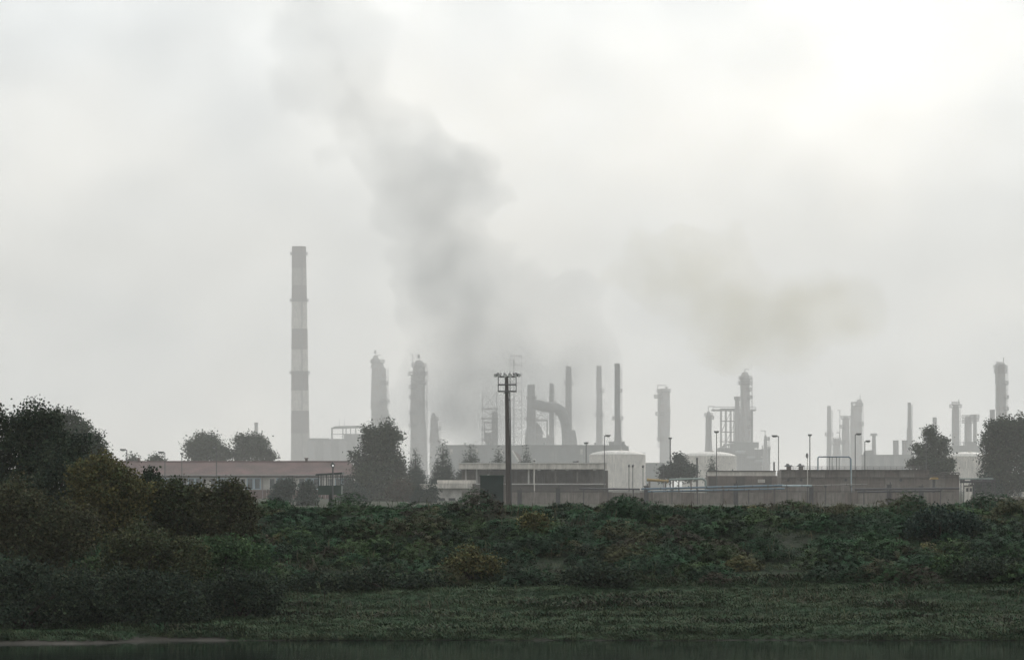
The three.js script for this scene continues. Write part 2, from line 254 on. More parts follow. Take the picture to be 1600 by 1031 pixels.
{
  const c = thing('furnace_house', 'stepped furnace house with bent pipe and open deck under the curved duct', 'plant building', 843, 1440);
  c.part('wall', M.duct, [box(c.x(843), 0, 0, 46 * c.u, c.y(684), 10), box(c.x(834), c.y(684), 0, 26 * c.u, 5 * c.u, 8)]);
  c.part('hood', M.duct, prism([[c.x(820), c.y(678)], [c.x(850), c.y(678)], [c.x(843), c.y(664)], [c.x(836), c.y(657)], [c.x(826), c.y(660)]], 7));
  c.part('bent_pipe', M.steel, poly([[c.x(838), c.y(657), 4], [c.x(855), c.y(657), 4], [c.x(855), c.y(686), 4]], 1.2 * c.u, 10));
  for (const x of [822, 829, 837, 845]) c.part('post', M.steel, bar([c.x(x), c.y(684), 4.6], [c.x(x), c.y(677), 4.6], 0.7 * c.u));
  c.part('deck', M.steel, box(c.x(834), c.y(678.5), 0, 32 * c.u, 0.5, 11));
  for (const x of [828, 846, 858]) c.part('roof_vent', M.duct, [cyl(c.x(x), c.y(684), 2, 3.5 * c.u, 2 * c.u), cyl(c.x(x), c.y(680.5), 2, c.u, 2.6 * c.u)]);
}
stack('slim grey stack passing behind the curved flue duct', 1480, [[599, 858.6, 865], [632, 858.2, 865.4], [735, 858, 866]], { mat: M.duct, seams: [606, 650], platforms: [[640, 2.5]], ladders: [[866.5, 602, 720]] });
stack('faint wide stack in the smoke between curved duct and the twin thin stacks', 1700, [[572, 884, 893], [735, 883, 895]], { seams: [585, 620], platforms: [[600, 2.5]] });
stack('pale ghostly stack veiled by smoke left of the dark slender stack', 1900, [[571, 932, 940], [612, 932, 941.5], [735, 931, 942]], { seams: [590, 612], platforms: [[612, 3, 'r'], [650, 2.5]] });
stack('dark slender stack standing beside the first white tank', 980, [[568, 960, 969], [573, 960.5, 969], [655, 961, 970], [700, 960, 972]], { mat: M.shellDark, seams: [573, 600, 630], platforms: [[655, 4], [612, 3, 'r']], ladders: [[971, 575, 690]] });
{
  const c = thing('stack_base_house', 'low stepped house at the foot of the dark slender stack', 'plant building', 970, 990);
  c.part('wall', M.plantDark, [box(c.x(965), 0, 0, 34 * c.u, c.y(697), 12), box(c.x(964), c.y(697), 0, 24 * c.u, 6 * c.u, 9)]);
  c.part('sloping_duct', M.plantDark, prism([[c.x(975), c.y(725)], [c.x(988), c.y(725)], [c.x(988), c.y(712)], [c.x(977), c.y(694)], [c.x(975), c.y(694)]], 6));
  c.part('roof_edge', M.shellMid, box(c.x(964), c.y(691), 0, 25 * c.u, 0.4, 9.6));
}
// long process hall and the block beside the chimney
{
  const c = thing('process_hall', 'long low grey green process hall behind the white canopied shed', 'plant building', 830, 930);
  c.part('wall', M.plantDark, box(c.x(829), 0, 0, 280 * c.u, c.y(697), 22));
  c.part('roof_edge', M.plantPanel, box(c.x(829), c.y(697), 0, 282 * c.u, 1.4 * c.u, 23));
  for (let i = 0; i < 20; i++) c.part('wall_panel', i % 3 ? M.plantPanel : M.plantDark, box(c.x(697 + i * 14), 0.4, 11.06, 12.6 * c.u, c.y(699.5 + (i * 7 % 3)) - 0.4, 0.12));
  for (const x of [706, 745, 784, 908]) c.part('white_door', M.render, box(c.x(x), c.y(710), 11.2, 3.6 * c.u, 8 * c.u, 0.2));
  for (const x of [727, 764, 851, 880, 930]) c.part('roof_vent', M.duct, [cyl(c.x(x), c.y(695.7), 4, 3 * c.u, 1.5 * c.u, 1.5 * c.u, 12), cyl(c.x(x), c.y(692.7), 4, c.u, 2.2 * c.u, 2.2 * c.u, 12)]);
}
{
  const c = thing('sloping_conveyor', 'white sloping conveyor right of the floodlight mast foot', 'conveyor', 806, 800);
  const a = [c.x(800), c.y(704), 0], b = [c.x(813), c.y(726), 0];
  c.part('casing', M.white, bar(a, b, 1.5 * c.u, 4)); for (const [x, y] of [[803, 710], [810, 721]]) c.part('leg', M.steel, bar([c.x(x), c.y(y), 0], [c.x(x), 0, 0], 0.4 * c.u));
  c.part('head_frame', M.brick, prism([[c.x(802), c.y(704)], [c.x(812), c.y(710)], [c.x(818), c.y(724)], [c.x(814), c.y(724)]], 0.8, -0.9));
}
{
  const c = thing('boiler_block', 'big plain grey boiler block against the striped chimney foot', 'plant building', 525, 1440);
  c.part('wall', M.plantWall, [box(c.x(525), 0, 0, 86 * c.u, c.y(686), 30)]);
  c.part('upper_wall', M.plantWall, box(c.x(553), c.y(686), 0, 30 * c.u, 8 * c.u, 22));
  c.part('parapet', M.plantPanel, box(c.x(499), c.y(686), 0, 30 * c.u, 1.2 * c.u, 24));
  for (let i = 0; i < 7; i++) c.part('wall_panel', i % 2 ? M.plantWall : M.shellMid, box(c.x(488 + i * 12.3), 0.5, 15.1, 11.6 * c.u, c.y(689) - 0.5, 0.16));
  const r = c.part('roof', M.plantDark, prism([[c.x(517), c.y(670)], [c.x(586), c.y(668)], [c.x(586), c.y(665)], [c.x(524), c.y(666)]], 16));
  for (const x of [519, 536, 541, 548, 556, 566, 575, 583]) c.part('roof_post', M.plantDark, bar([c.x(x), c.y(688), 6], [c.x(x), c.y(668), 6], (x % 3 ? 0.9 : 1.4) * c.u));
  c.part('rail_beam', M.plantDark, box(c.x(552), c.y(679), 6, 66 * c.u, 1 * c.u, 0.4));
  for (const x of [530, 538]) c.part('aerial', M.steel, bar([c.x(x), c.y(666), 0], [c.x(x), c.y(655), 0], 0.3 * c.u), r);
}
stack('small distant chimney over the right of the two round trees', 1250, [[660, 396.5, 403], [663, 397, 402.5], [735, 396, 404]], { seams: [664] });
// columns and cracker unit right of centre
column('pale wide column left of the two white tanks, with gallows davit', 1700, [[612, 1028, 1047], [640, 1028, 1048], [690, 1031, 1048.5], [735, 1031, 1049]], { dome: true, seams: [625, 645, 668, 690], platforms: [[612, 1.5], [621, 6, 'l'], [648, 4, 'l'], [687, 4, 'l']], davits: [[1028, 612, 602, 1042]], risers: [[1029, 690, 616, 1.6]], ladders: [[1029, 614, 700]], nozzles: [[1042, 607, 4, 2]] });
column('small dark column left of the cracker deck, with gallows davit', 1420, [[644, 1105, 1110], [650, 1103, 1112], [690, 1102.5, 1112.5], [705, 1101, 1113]], { dome: true, mat: M.shellMid, seams: [660], platforms: [[654, 4, 'r'], [650, 2]], davits: [[1107, 645, 635, 1117]], ladders: [[1111, 652, 700]] });
column('tallest column of the cracker, crowned by rings of platforms', 1400, [[584, 1159, 1170], [592, 1157, 1173], [600, 1157, 1173], [602, 1159, 1172], [640, 1159, 1173], [735, 1158, 1174]], { dome: true, seams: [612, 626, 650], platforms: [[592, 2.5], [600, 3.5], [622, 4, 'r'], [655, 4, 'r'], [610, 3, 'r'], [668, 3, 'r']], davits: [[1164, 584, 577, 1171]], risers: [[1158, 700, 590, 1.2]], ladders: [[1175, 590, 700]] });
column('slim vessel hugging the left side of the tallest cracker column', 1405, [[621, 1149, 1156], [645, 1149, 1157], [735, 1148, 1158]], { dome: true, mat: M.shellMid, platforms: [[624, 1.5]], seams: [632] });
{
  const c = thing('cracker_deck', 'steel table frame with broad deck around the cracker columns', 'steel frame', 1147, 1410), b = 0.8 * c.u;
  c.part('deck', M.steel, [box(c.x(1147), c.y(642), 0, 68 * c.u, 2.2 * c.u, 18), box(c.x(1141), c.y(640), 0, 30 * c.u, 1.6 * c.u, 12)]);
  for (const x of [1127, 1134.5, 1142, 1148, 1160, 1168, 1175]) for (const z of [-7, 7]) c.part('post', M.steel, bar([c.x(x), 0, z], [c.x(x), c.y(642), z], x > 1150 ? b * 1.6 : b));
  for (const py of [658, 675, 690]) for (const z of [-7, 7]) c.part('cross_beam', M.steel, bar([c.x(1127), c.y(py), z], [c.x(1175), c.y(py), z], b * 0.9));
  for (const [a, e, x0, x1] of [[642, 658, 1134.5, 1142], [658, 675, 1127, 1134.5], [658, 675, 1142, 1148], [675, 690, 1134.5, 1142]]) c.part('brace', M.steel, bar([c.x(x0), c.y(e), 7], [c.x(x1), c.y(a), 7], b * 0.6));
  c.part('reactor', M.shellMid, [cyl(c.x(1163), 0, 0, c.y(646), 11 * c.u, 10 * c.u, 24)]);
  for (const z of [-9, 9]) c.part('railing', M.steel, [bar([c.x(1115), c.y(636), z], [c.x(1180), c.y(636), z], b * 0.4), ...[1115, 1131, 1147, 1163, 1180].map((x) => bar([c.x(x), c.y(640), z], [c.x(x), c.y(636), z], b * 0.4))]);
}
{
  const c = thing('cracker_plinth', 'crowded stepped base structure under the cracker columns', 'plant building', 1160, 1390);
  c.part('block', M.plantDark, [box(c.x(1150), 0, 0, 56 * c.u, c.y(700), 20), box(c.x(1163), c.y(700), 0, 44 * c.u, 9 * c.u, 16), box(c.x(1190), 0, 0, 26 * c.u, c.y(702), 14)]);
  for (let i = 0; i < 9; i++) c.part('deck', M.steel, box(c.x(1127 + i * 9), c.y(724 - (i * 5 % 4) * 6), 10.5, 8.4 * c.u, 1.1 * c.u, 2.4));
  for (let i = 0; i < 12; i++) c.part('upright', i % 2 ? M.plantPanel : M.steel, bar([c.x(1124 + i * 6.6), 0, 11], [c.x(1124 + i * 6.6), c.y(702 - (i * 3 % 4) * 3), 11], 0.8 * c.u));
  for (const [x, py, r] of [[1130, 712, 4], [1142, 718, 3.4], [1156, 708, 5], [1172, 716, 4], [1185, 722, 4.4]]) c.part('drum', M.duct, [bar([c.x(x - r * 1.6), c.y(py), 12], [c.x(x + r * 1.6), c.y(py), 12], r * c.u * 0.8, 14)]);
  c.part('bent_pipe', M.shellMid, poly([[c.x(1122), c.y(702), 8], [c.x(1132), c.y(696), 8], [c.x(1146), c.y(693), 8]], 1.6 * c.u, 10));
  for (const py of [715, 722, 729]) c.part('stair_landing', M.white, box(c.x(1190), c.y(py), 11.4, 5 * c.u, 1.8 * c.u, 1));
}
column('thin spire of a column right of the cracker base, with davit arm', 1380, [[680, 1195, 1198], [690, 1194, 1199.5], [712, 1193, 1201], [735, 1191, 1204]], { mat: M.shellMid, platforms: [[687, 4, 'r'], [702, 4, 'r']], davits: [[1196, 681, 673, 1189]], ladders: [[1202, 684, 735]], seams: [696] });
// tanks
function tank(label, D, l, r, top, apex, stair) {
  const c = thing('storage_tank', label, 'tank', (l + r) / 2, D, 'white storage tanks'), R = (r - l) / 2 * c.u, h = c.y(top);
  c.part('shell', M.tankWhite, cyl(0, 0, 0, h, R, R, 64));
  const roof = c.part('roof', M.tankRoof, [new THREE.SphereGeometry(R * 0.985, 48, 6, 0, 6.2832, 0, Math.PI / 2).scale(1, (c.y(apex) - h) / R, 1).translate(0, h, 0)]);
  c.part('roof_hatch', M.tankWhite, cyl(R * 0.1, h + (c.y(apex) - h) * 0.93, R * 0.3, 1.4 * c.u, 3 * c.u, 3 * c.u, 12), roof);
  c.part('rim', M.tankWhite, new THREE.TorusGeometry(R + 0.05, 0.12, 6, 64).rotateX(Math.PI / 2).translate(0, h, 0));
  const gs = [new THREE.TorusGeometry(R - 0.1, 0.035, 5, 64).rotateX(Math.PI / 2).translate(0, h + 1.0, 0)]; for (let i = 0; i < 32; i++) { const a = i / 32 * 6.2832; gs.push(bar([Math.cos(a) * (R - 0.1), h, Math.sin(a) * (R - 0.1)], [Math.cos(a) * (R - 0.1), h + 1, Math.sin(a) * (R - 0.1)], 0.03, 4)); }
  c.part('railing', M.rail, gs);
  for (const k of [0.3, 0.62, 0.86]) c.part('course_ring', M.tankWhite, new THREE.TorusGeometry(R + 0.01, 0.05, 5, 64).rotateX(Math.PI / 2).translate(0, h * k, 0));
  const st = []; for (let i = 0; i < 26; i++) { const a = stair + i * 0.035, y = h * (1 - i / 26); st.push(new THREE.BoxGeometry(0.7, 0.07, 0.35).rotateY(-a).translate(Math.cos(a) * (R + 0.4), y, Math.sin(a) * (R + 0.4))); }
  c.part('stair', M.rail, st);
  return c;
}
tank('white tank with flat domed roof behind the shed, beside the dark slender stack', 800, 921, 1009, 711, 703.5, 0.5);
tank('white tank behind the cone shaped bush, left of the cracker base', 830, 1066, 1151, 713, 705.5, 0.9);
tank('white tank showing between the two right hand trees', 720, 1477, 1546, 714, 706, 0.8);
{ const c = thing('pump_house', 'grey green box house between the two middle white tanks', 'plant building', 1022, 840); c.part('wall', M.plantPanel, box(0, 0, 0, 28 * c.u, c.y(724), 5)); c.part('roof_edge', M.plantDark, box(0, c.y(724), 0, 29 * c.u, 0.25, 5.4)); c.part('door', M.plantDark, box(c.x(1028), 0, 2.55, 6 * c.u, c.y(742) , 0.1)); }
// units at the right
stack('plain slim stack left of the twin columns, right of the pipe arch', 1700, [[634, 1293, 1299], [680, 1292.6, 1299.6], [735, 1292, 1301]], { seams: [642, 678], platforms: [[680, 3]], ladders: [[1300.5, 640, 735]] });
column('small crooked vessel with swan neck pipe between slim stack and twin columns', 1720, [[688, 1303, 1313], [706, 1302, 1315], [735, 1302, 1316]], { dome: true, platforms: [[694, 3], [688, 1.5]], risers: [[1312, 700, 676, 0.8]], davits: [[1313, 690, 641, 1309]], seams: [700] });
column('shorter left one of the twin columns right of the slim stack', 1710, [[653, 1317, 1327], [670, 1316, 1328], [735, 1315, 1329]], { dome: true, platforms: [[654, 2.5], [668, 4, 'l'], [692, 3, 'l']], risers: [[1318, 720, 658, 1]], seams: [662, 684, 705], ladders: [[1328, 655, 735]] });
column('taller right one of the twin columns, with slanting horned top', 1700, [[624, 1340, 1346.5], [634, 1333, 1347], [645, 1330, 1347], [735, 1329, 1349]], { seams: [640, 660, 684, 705], platforms: [[634, 1.5], [664, 3, 'r']], davits: [[1344.5, 626, 617, 1344]], risers: [[1331, 715, 629, 1.4]], ladders: [[1348, 630, 735]] });
stack('short stack with a flat mushroom cap right of the twin columns', 1250, [[677, 1361, 1371], [680.5, 1360, 1372], [681, 1363.4, 1369], [700, 1363, 1369.5], [735, 1362, 1371]], { seams: [698] });
{ const c = thing('compressor_hall', 'grey hall with roof drums between twin columns and the leafy conifer', 'plant building', 1388, 1120);
  c.part('wall', M.plantWall, box(0, 0, 0, 78 * c.u, c.y(712), 18)); c.part('roof_edge', M.plantPanel, box(0, c.y(712), 0, 79 * c.u, 1.4 * c.u, 18.6));
  c.part('side_bay', M.plantWall, prism([[c.x(1350), 0], [c.x(1364), 0], [c.x(1364), c.y(703)], [c.x(1352), c.y(704)], [c.x(1350), c.y(708)]], 10, 2));
  for (const [l, r] of [[1396, 1405], [1410, 1419]]) { const d = c.part('roof_drum', M.shellMid, cyl(c.x((l + r) / 2), c.y(710.6), 0, 21.6 * c.u, (r - l) / 2 * c.u)); c.part('drum_cap', M.steel, cyl(c.x((l + r) / 2), c.y(689), 0, c.u, (r - l) / 2 * c.u + 0.15), d); }
  for (let i = 0; i < 10; i++) c.part('wall_panel', i % 2 ? M.plantPanel : M.plantWall, box(c.x(1353 + i * 7.8), 0.4, 9.06, 7 * c.u, c.y(714) - 0.4, 0.12)); }
stack('slender stack rising from the roof hall left of the leafy conifer', 1300, [[629, 1418.4, 1424.6], [632, 1419, 1424.4], [668, 1418.5, 1425], [670, 1417.5, 1425.5], [735, 1417, 1427]], { seams: [670, 640], ladders: [[1425.5, 632, 720]] });
stack('stub of a stack just above the top of the leafy conifer', 1300, [[652, 1458, 1464.5], [735, 1457.5, 1465]], { mat: M.shellDark, seams: [655] });
column('grey column with a wide ringed head left of the paired vessels', 1350, [[632, 1490, 1498], [640, 1488, 1499.5], [700, 1488, 1500], [735, 1487, 1501]], { mat: M.shellMid, platforms: [[636, 5], [632, 2]], davits: [[1499, 634, 624, 1499]], seams: [655, 680], ladders: [[1500, 640, 735]] });
column('left one of the paired vessels with ringed heads', 1360, [[650, 1509, 1518], [654, 1508, 1519], [735, 1507, 1520]], { mat: M.shellMid, platforms: [[653, 4.5], [660, 4]], seams: [675], risers: [[1508, 700, 656, 1]] });
column('right one of the paired vessels with ringed heads', 1365, [[648, 1521.5, 1527], [735, 1521, 1528]], { mat: M.shellMid, platforms: [[652, 4], [657, 3]], seams: [672] });
{ const c = thing('vessel_skid', 'dark stepped structure at the foot of the paired vessels', 'plant building', 1509, 1340); c.part('block', M.plantDark, [box(0, 0, 0, 44 * c.u, c.y(696), 9), box(c.x(1518), c.y(696), 0, 18 * c.u, 6 * c.u, 6)]); for (let i = 0; i < 6; i++) c.part('upright', M.steel, bar([c.x(1489 + i * 8), 0, 4.8], [c.x(1489 + i * 8), c.y(690), 4.8], 0.7 * c.u)); c.part('walkway', M.steel, box(0, c.y(692), 4.6, 42 * c.u, 0.4, 2)); }
column('tallest column at the right edge, above the big right tree', 1200, [[570, 1556, 1572], [600, 1556.5, 1573], [640, 1557, 1574], [735, 1557, 1575]], { mat: M.shellMid, dome: true, seams: [578, 602, 626], platforms: [[575, 3], [582, 2], [600, 3.5, 'r'], [622, 3.5, 'r'], [640, 3, 'r']], davits: [[1569, 572, 559, 1570], [1560, 570, 565, 1556]], risers: [[1557.5, 660, 572, 1.3]], ladders: [[1574, 575, 700]] });
stack('short dark stack tucked left of the tallest right hand column', 1190, [[640, 1547.5, 1555.5], [735, 1547, 1556]], { mat: M.shellDark, seams: [643] });

// ------------------------------------------------------------------ office with the red roof
{
  const D = 520, c = thing('office_building', 'long two storey office with red hipped roof and window bands', 'building', 360, D), L = 140, R = 552, d = 11, zf = 0;
  const eave = c.y(742.5), ridge = c.y(721);
  c.part('wall', M.render, box(c.x((L + R) / 2), 0, zf - d / 2, (R - L) * c.u, eave, d));
  const hip = 14 * c.u, ov = 0.5, xl = c.x(L) - ov, xr = c.x(R) + ov, zf2 = zf + ov, zb = zf - d - ov, zm = zf - d / 2;
  const v = [[xl, eave, zf2], [xr, eave, zf2], [xr, eave, zb], [xl, eave, zb], [xl + hip, ridge, zm], [xr - hip, ridge, zm]], tri = [0, 1, 5, 0, 5, 4, 1, 2, 5, 2, 3, 4, 2, 4, 5, 3, 0, 4, 0, 3, 2, 0, 2, 1];
  const rg = new THREE.BufferGeometry(); rg.setAttribute('position', new THREE.Float32BufferAttribute(tri.flatMap((i) => v[i]), 3)); rg.computeVertexNormals();
  const roof = c.part('roof', M.roofTile, rg);
  c.part('ridge_cap', M.roofTile, bar([xl + hip, ridge, zm], [xr - hip, ridge, zm], 0.14), roof);
  c.part('gutter', M.shedWall, bar([xl, eave - 0.02, zf2 + 0.06], [xr, eave - 0.02, zf2 + 0.06], 0.13));
  c.part('fascia', M.concreteDark, box(c.x((L + R) / 2), eave - 0.3, zf + 0.2, (R - L) * c.u + 0.6, 0.22, 0.3));
  for (let k = 0; k * 46 + L < R - 20; k++) {
    const x0 = L + k * 46;
    c.part('spandrel', M.brick, box(c.x(x0 + 23), c.y(780), zf + 0.04, 45.4 * c.u, c.y(765.5) - c.y(780), 0.1));
    c.part('plinth_panel', M.brick, box(c.x(x0 + 23), 0.02, zf + 0.05, 45.4 * c.u, Math.max(0.2, c.y(801)), 0.12));
    for (const row of [[764.5, 747], [799, 782]]) for (let i = 0; i < 3; i++) {
      const cx = c.x(x0 + 9 + i * 11.4), y0 = c.y(row[0]), h = c.y(row[1]) - y0, w = 10.6 * c.u;
      const f = c.part('window', i === 1 || row[0] < 790 && i === 2 ? M.blueFrame : M.white, [box(cx, y0, zf + 0.12, w, 0.1, 0.14), box(cx, y0 + h - 0.1, zf + 0.12, w, 0.1, 0.14), box(cx - w / 2 + 0.06, y0 + 0.1, zf + 0.12, 0.12, h - 0.2, 0.14), box(cx + w / 2 - 0.06, y0 + 0.1, zf + 0.12, 0.12, h - 0.2, 0.14)]);
      c.part('pane', glass, box(cx, y0 + 0.1, zf + 0.09, w - 0.24, h - 0.2, 0.06), f);
    }
    c.part('downpipe', M.shedWall, bar([c.x(x0 + 40), 0, zf + 0.16], [c.x(x0 + 40), eave - 0.1, zf + 0.16], 0.07));
  }
  for (const [x, w] of [[210, 3], [475, 4]]) c.part('roof_vent', M.roofTile, [box(c.x(x), ridge - 0.5, zm, w * c.u, 0.9, 0.5), box(c.x(x), ridge + 0.4, zm, w * c.u + 0.2, 0.12, 0.7)], roof);
}
// watch booth on a post, and the bright lamp over it
{
  const c = thing('watch_booth', 'dark green glazed watch booth on a post, before the office', 'booth', 516, 225), b = 1.1;
  c.part('post', M.greenSteel, box(0, 0, 0, 5 * c.u, c.y(773), 0.4));
  c.part('panel', M.greenCab, box(0, c.y(773), 0, 36 * c.u, c.y(758.5) - c.y(773), 2.2));
  c.part('roof', M.greenSteel, prism([[c.x(494), c.y(743)], [c.x(536), c.y(741)], [c.x(536), c.y(738)], [c.x(495), c.y(740.5)]], 2.9));
  for (const x of [499, 504, 511, 518, 526, 533]) for (const z of [-b, b]) c.part('mullion', M.greenSteel, box(c.x(x), c.y(758.5), z * 0.96, 1.3 * c.u, c.y(741.5) - c.y(758.5), 0.09));
  for (let i = 0; i < 5; i++) { const xs = [499, 504, 511, 518, 526, 533]; const m2 = new THREE.MeshPhysicalMaterial({ transmission: 1, thickness: 0, roughness: 0.05, ior: 1.5 }); c.part('pane', m2, box(c.x((xs[i] + xs[i + 1]) / 2), c.y(758.5), b * 0.96, (xs[i + 1] - xs[i] - 1.4) * c.u, c.y(742.5) - c.y(758.5), 0.02)); }
}
{
  const c = thing('bright_lamp', 'small lit floodlight glaring white against the red office roof', 'lamp', 519.5, 220);
  c.part('post', M.lampSteel, bar([0, 0, -0.12], [0, c.y(732), -0.12], 0.05)); c.part('housing', M.lampSteel, [prism([[c.x(516), c.y(727)], [c.x(519), c.y(721)], [c.x(523), c.y(725)], [c.x(521), c.y(733)], [c.x(518.5), c.y(731)]], 0.22)]);
  const e = new THREE.MeshStandardMaterial({ color: 0xffffff, emissive: 0xffffff, emissiveIntensity: 1.2 }); c.part('lamp_lens', e, new THREE.SphereGeometry(0.8 * c.u, 12, 8).scale(1, 1, 0.5).translate(c.x(520), c.y(727.5), 0.14));
  const l = new THREE.PointLight(0xfff6e8, 0.01); l.position.set(c.x(520), c.y(727.5), 0.26); l.castShadow = true; l.name = 'lamp_glow'; c.g.add(l);
}
// low white flat-roofed houses
{
  const c = thing('flat_roof_house', 'low white flat roofed house behind the small dark conifer', 'building', 695, 440);
  c.part('wall', M.white, box(c.x(696), 0, -4, 74 * c.u, c.y(763), 7)); c.part('roof_slab', M.fascia, box(c.x(696), c.y(763), -3.7, 82 * c.u, 7 * c.u, 8.4));
  c.part('upper_slab', M.fascia, box(c.x(712), c.y(755.5), -5.4, 60 * c.u, 5.5 * c.u, 5)); for (const x of [672, 690, 706]) { const w = c.part('window', M.concrete, box(c.x(x), c.y(786), -0.46, 11 * c.u, 8 * c.u, 0.1)); c.part('pane', glass, box(c.x(x), c.y(785), -0.4, 9 * c.u, 6 * c.u, 0.05), w); }
}
// loading shed with the long white fascia
{
  const D = 470, c = thing('loading_shed', 'long open loading shed with a thick white fascia', 'shed', 850, D);
  c.part('roof_slab', M.fascia, [box(c.x(832.5), c.y(733), -3, 231 * c.u, 8.6 * c.u, 9)]); c.part('roof_edge', M.white, box(c.x(832.5), c.y(724.6), -3, 232.4 * c.u, 0.12, 9.2));
  c.part('back_wall', M.shedWall, box(c.x(833), 0, -7, 226 * c.u, c.y(733.2), 0.4));
  for (let i = 0; i < 10; i++) c.part('wall_panel', i % 2 ? M.shedWall : M.wallStained, box(c.x(731 + i * 22), c.y(756), -6.72, 21 * c.u, c.y(736) - c.y(756), 0.14));
  for (const x of [728, 745, 762, 826, 834, 868, 902, 925]) c.part('post', x === 826 || x === 834 || x < 750 ? M.white : M.concrete, box(c.x(x), 0, 0.6, (x === 826 ? 2.6 : 1.5) * c.u, c.y(733), 0.2));
  c.part('kerb', M.white, box(c.x(846), c.y(757), 1.2, 200 * c.u, 1.5 * c.u, 0.5)); c.part('loading_floor', M.concreteDark, box(c.x(833), 0, -3, 226 * c.u, c.y(757.2), 8));
  c.part('end_pier', M.concreteDark, box(c.x(947), 0, -1, 6 * c.u, c.y(735), 3));
  for (const x of [842, 864, 886, 929]) c.part('ceiling_lamp', M.white, [box(c.x(x), c.y(735.4), 0.9, 5 * c.u, 1.4 * c.u, 0.25), bar([c.x(x), c.y(734), 0.9], [c.x(x), c.y(732.6), 0.9], 0.03)]);
  c.part('roof_box', M.steel, [box(c.x(900), c.y(724), -2, 9 * c.u, 3.6 * c.u, 0.9), box(c.x(903), c.y(720.4), -2, 4 * c.u, 0.7 * c.u, 0.6)]);
}
{ const c = thing('globe_lamp', 'white globe lamp on a pale post before the shed fascia', 'lamp', 835, 455); c.part('post', M.fascia, bar([0, 0, 0], [0, c.y(720), 0], 0.07)); c.part('globe', M.white, [new THREE.SphereGeometry(1.7 * c.u, 14, 10).scale(1.3, 0.8, 1).translate(0, c.y(718.6), 0)]); c.part('collar', M.lampSteel, cyl(0, c.y(721), 0, 0.1, 0.12)); }
// perimeter wall of separate panels
{
  const D = 360, c = thing('perimeter_wall', 'long stained concrete panel wall along the plant behind the bank', 'wall', 1000, D);
  for (let i = 0; i < 36; i++) { const x = 722 + i * 21.4; if (x > 1500) break; const jig = (i * 37 % 5 - 2) * 0.25; c.part('wall_panel', i < 8 ? [M.concrete, M.wallStained, M.concrete][i % 3] : [M.wallStained, M.concreteWarm, M.wallStained][i % 3], box(c.x(x + 10.2), 0, (i % 4) * 0.012, 20.4 * c.u, c.y(769.5 + jig), 0.18)); }
  for (let i = 0; i <= 36; i++) { const x = 722 + i * 21.4; if (x > 1505) break; c.part('post', M.wallStained, box(c.x(x - 0.2), 0, 0.04, 1.2 * c.u, c.y(769), 0.26)); }
  for (let i = 0; i < 18; i++) { const x = 722 + i * 42.8; if (x > 1490) break; c.part('coping', M.concreteDark, box(c.x(x + 21), c.y(768.6), 0.02, 42 * c.u, 1.2 * c.u, 0.34)); }
}
for (const [px, py, h, lab] of [[812, 766, 5, 'little pump box on the wall right of the floodlight mast'], [872, 763, 7, 'dark pump box on the wall under the shed middle'], [1010, 760, 6, 'dark valve box at the left end of the blue pipes'], [1150, 756, 6, 'dark motor box above the blue pipes'], [1268, 762, 6, 'dark box where the bright blue pipe ends'], [1390, 758, 7, 'dark valve box on the basin ledge'], [1440, 760, 5, 'low dark box left of the yellow valve cover']]) {
  const c = thing('valve_box', lab, 'valve box', px, 348, 'boxes along the wall'); c.part('body', M.pipeDark, box(0, 0, 0, 7 * c.u, c.y(py), 0.4)); c.part('lid', M.concreteDark, box(0, c.y(py), 0, 8.4 * c.u, 0.06, 0.5)); c.part('stub_pipe', M.pipeDark, cyl(2 * c.u, c.y(py), 0, h * 0.7 * c.u, 0.9 * c.u, 0.9 * c.u, 8));
}
// pipes on the wall side
function pipeRun(label, D, rows, m, sup, o = {}) {
  const px = rows[0][0][0], c = thing(o.name ?? 'pipeline', label, 'pipe', px, D, o.group);
  rows.forEach(([a, b, r], i) => { const q = c.part('pipe', m[i] ?? m[0], bar([c.x(a[0]), c.y(a[1]), i * 0.5], [c.x(b[0]), c.y(b[1]), i * 0.5], r * c.u, 12)); const gs = []; for (let x = a[0] + 6; x < b[0] - 3; x += 24) gs.push(bar([c.x(x), c.y(lerp(a[1], b[1], (x - a[0]) / (b[0] - a[0]))), i * 0.5], [c.x(x + 1), c.y(lerp(a[1], b[1], (x - a[0]) / (b[0] - a[0]))), i * 0.5], r * c.u * 1.35, 12)); if (gs.length) c.part('flange', M.pipeDark, gs, q); });
  for (const x of sup) c.part('support', M.pipeDark, [box(c.x(x), 0, 0.2, 1.2 * c.u, c.y(rows[0][0][1] + 1), 0.12), box(c.x(x), c.y(rows[0][0][1] + 2.4), 0.2, 3 * c.u, 0.1, 1)]);
  return c;
}
pipeRun('pair of blue pipes on low supports running along the concrete wall', 345, [[[1002, 764], [1224, 758.5], 1.6], [[1012, 768], [1226, 763.5], 1.3]], [M.pipeBlue, M.pipeBlue], [1010, 1050, 1090, 1130, 1170, 1210]);
pipeRun('bright pale blue pipe length continuing right of the blue pipes', 343, [[[1223, 759], [1269, 759], 1.5]], [M.pipePale], [1230, 1262]);
pipeRun('thin beige pipe running right from the bright pale blue pipe', 342, [[[1269, 758.6], [1356, 756.6], 0.8]], [M.pipeGrey], [1290, 1330]);
pipeRun('dark bundle of pipes low on the wall under the basin', 338, [[[1336, 764.5], [1500, 763], 1.7], [[1340, 768.5], [1470, 767], 1.6]], [M.pipeDark, M.pipeDark], [1350, 1390, 1430, 1470]);
pipeRun('dark pipe along the shed foot left of the blue pipes', 350, [[[905, 763.5], [1000, 764.5], 1.5]], [M.pipeDark], [912, 950, 990]);
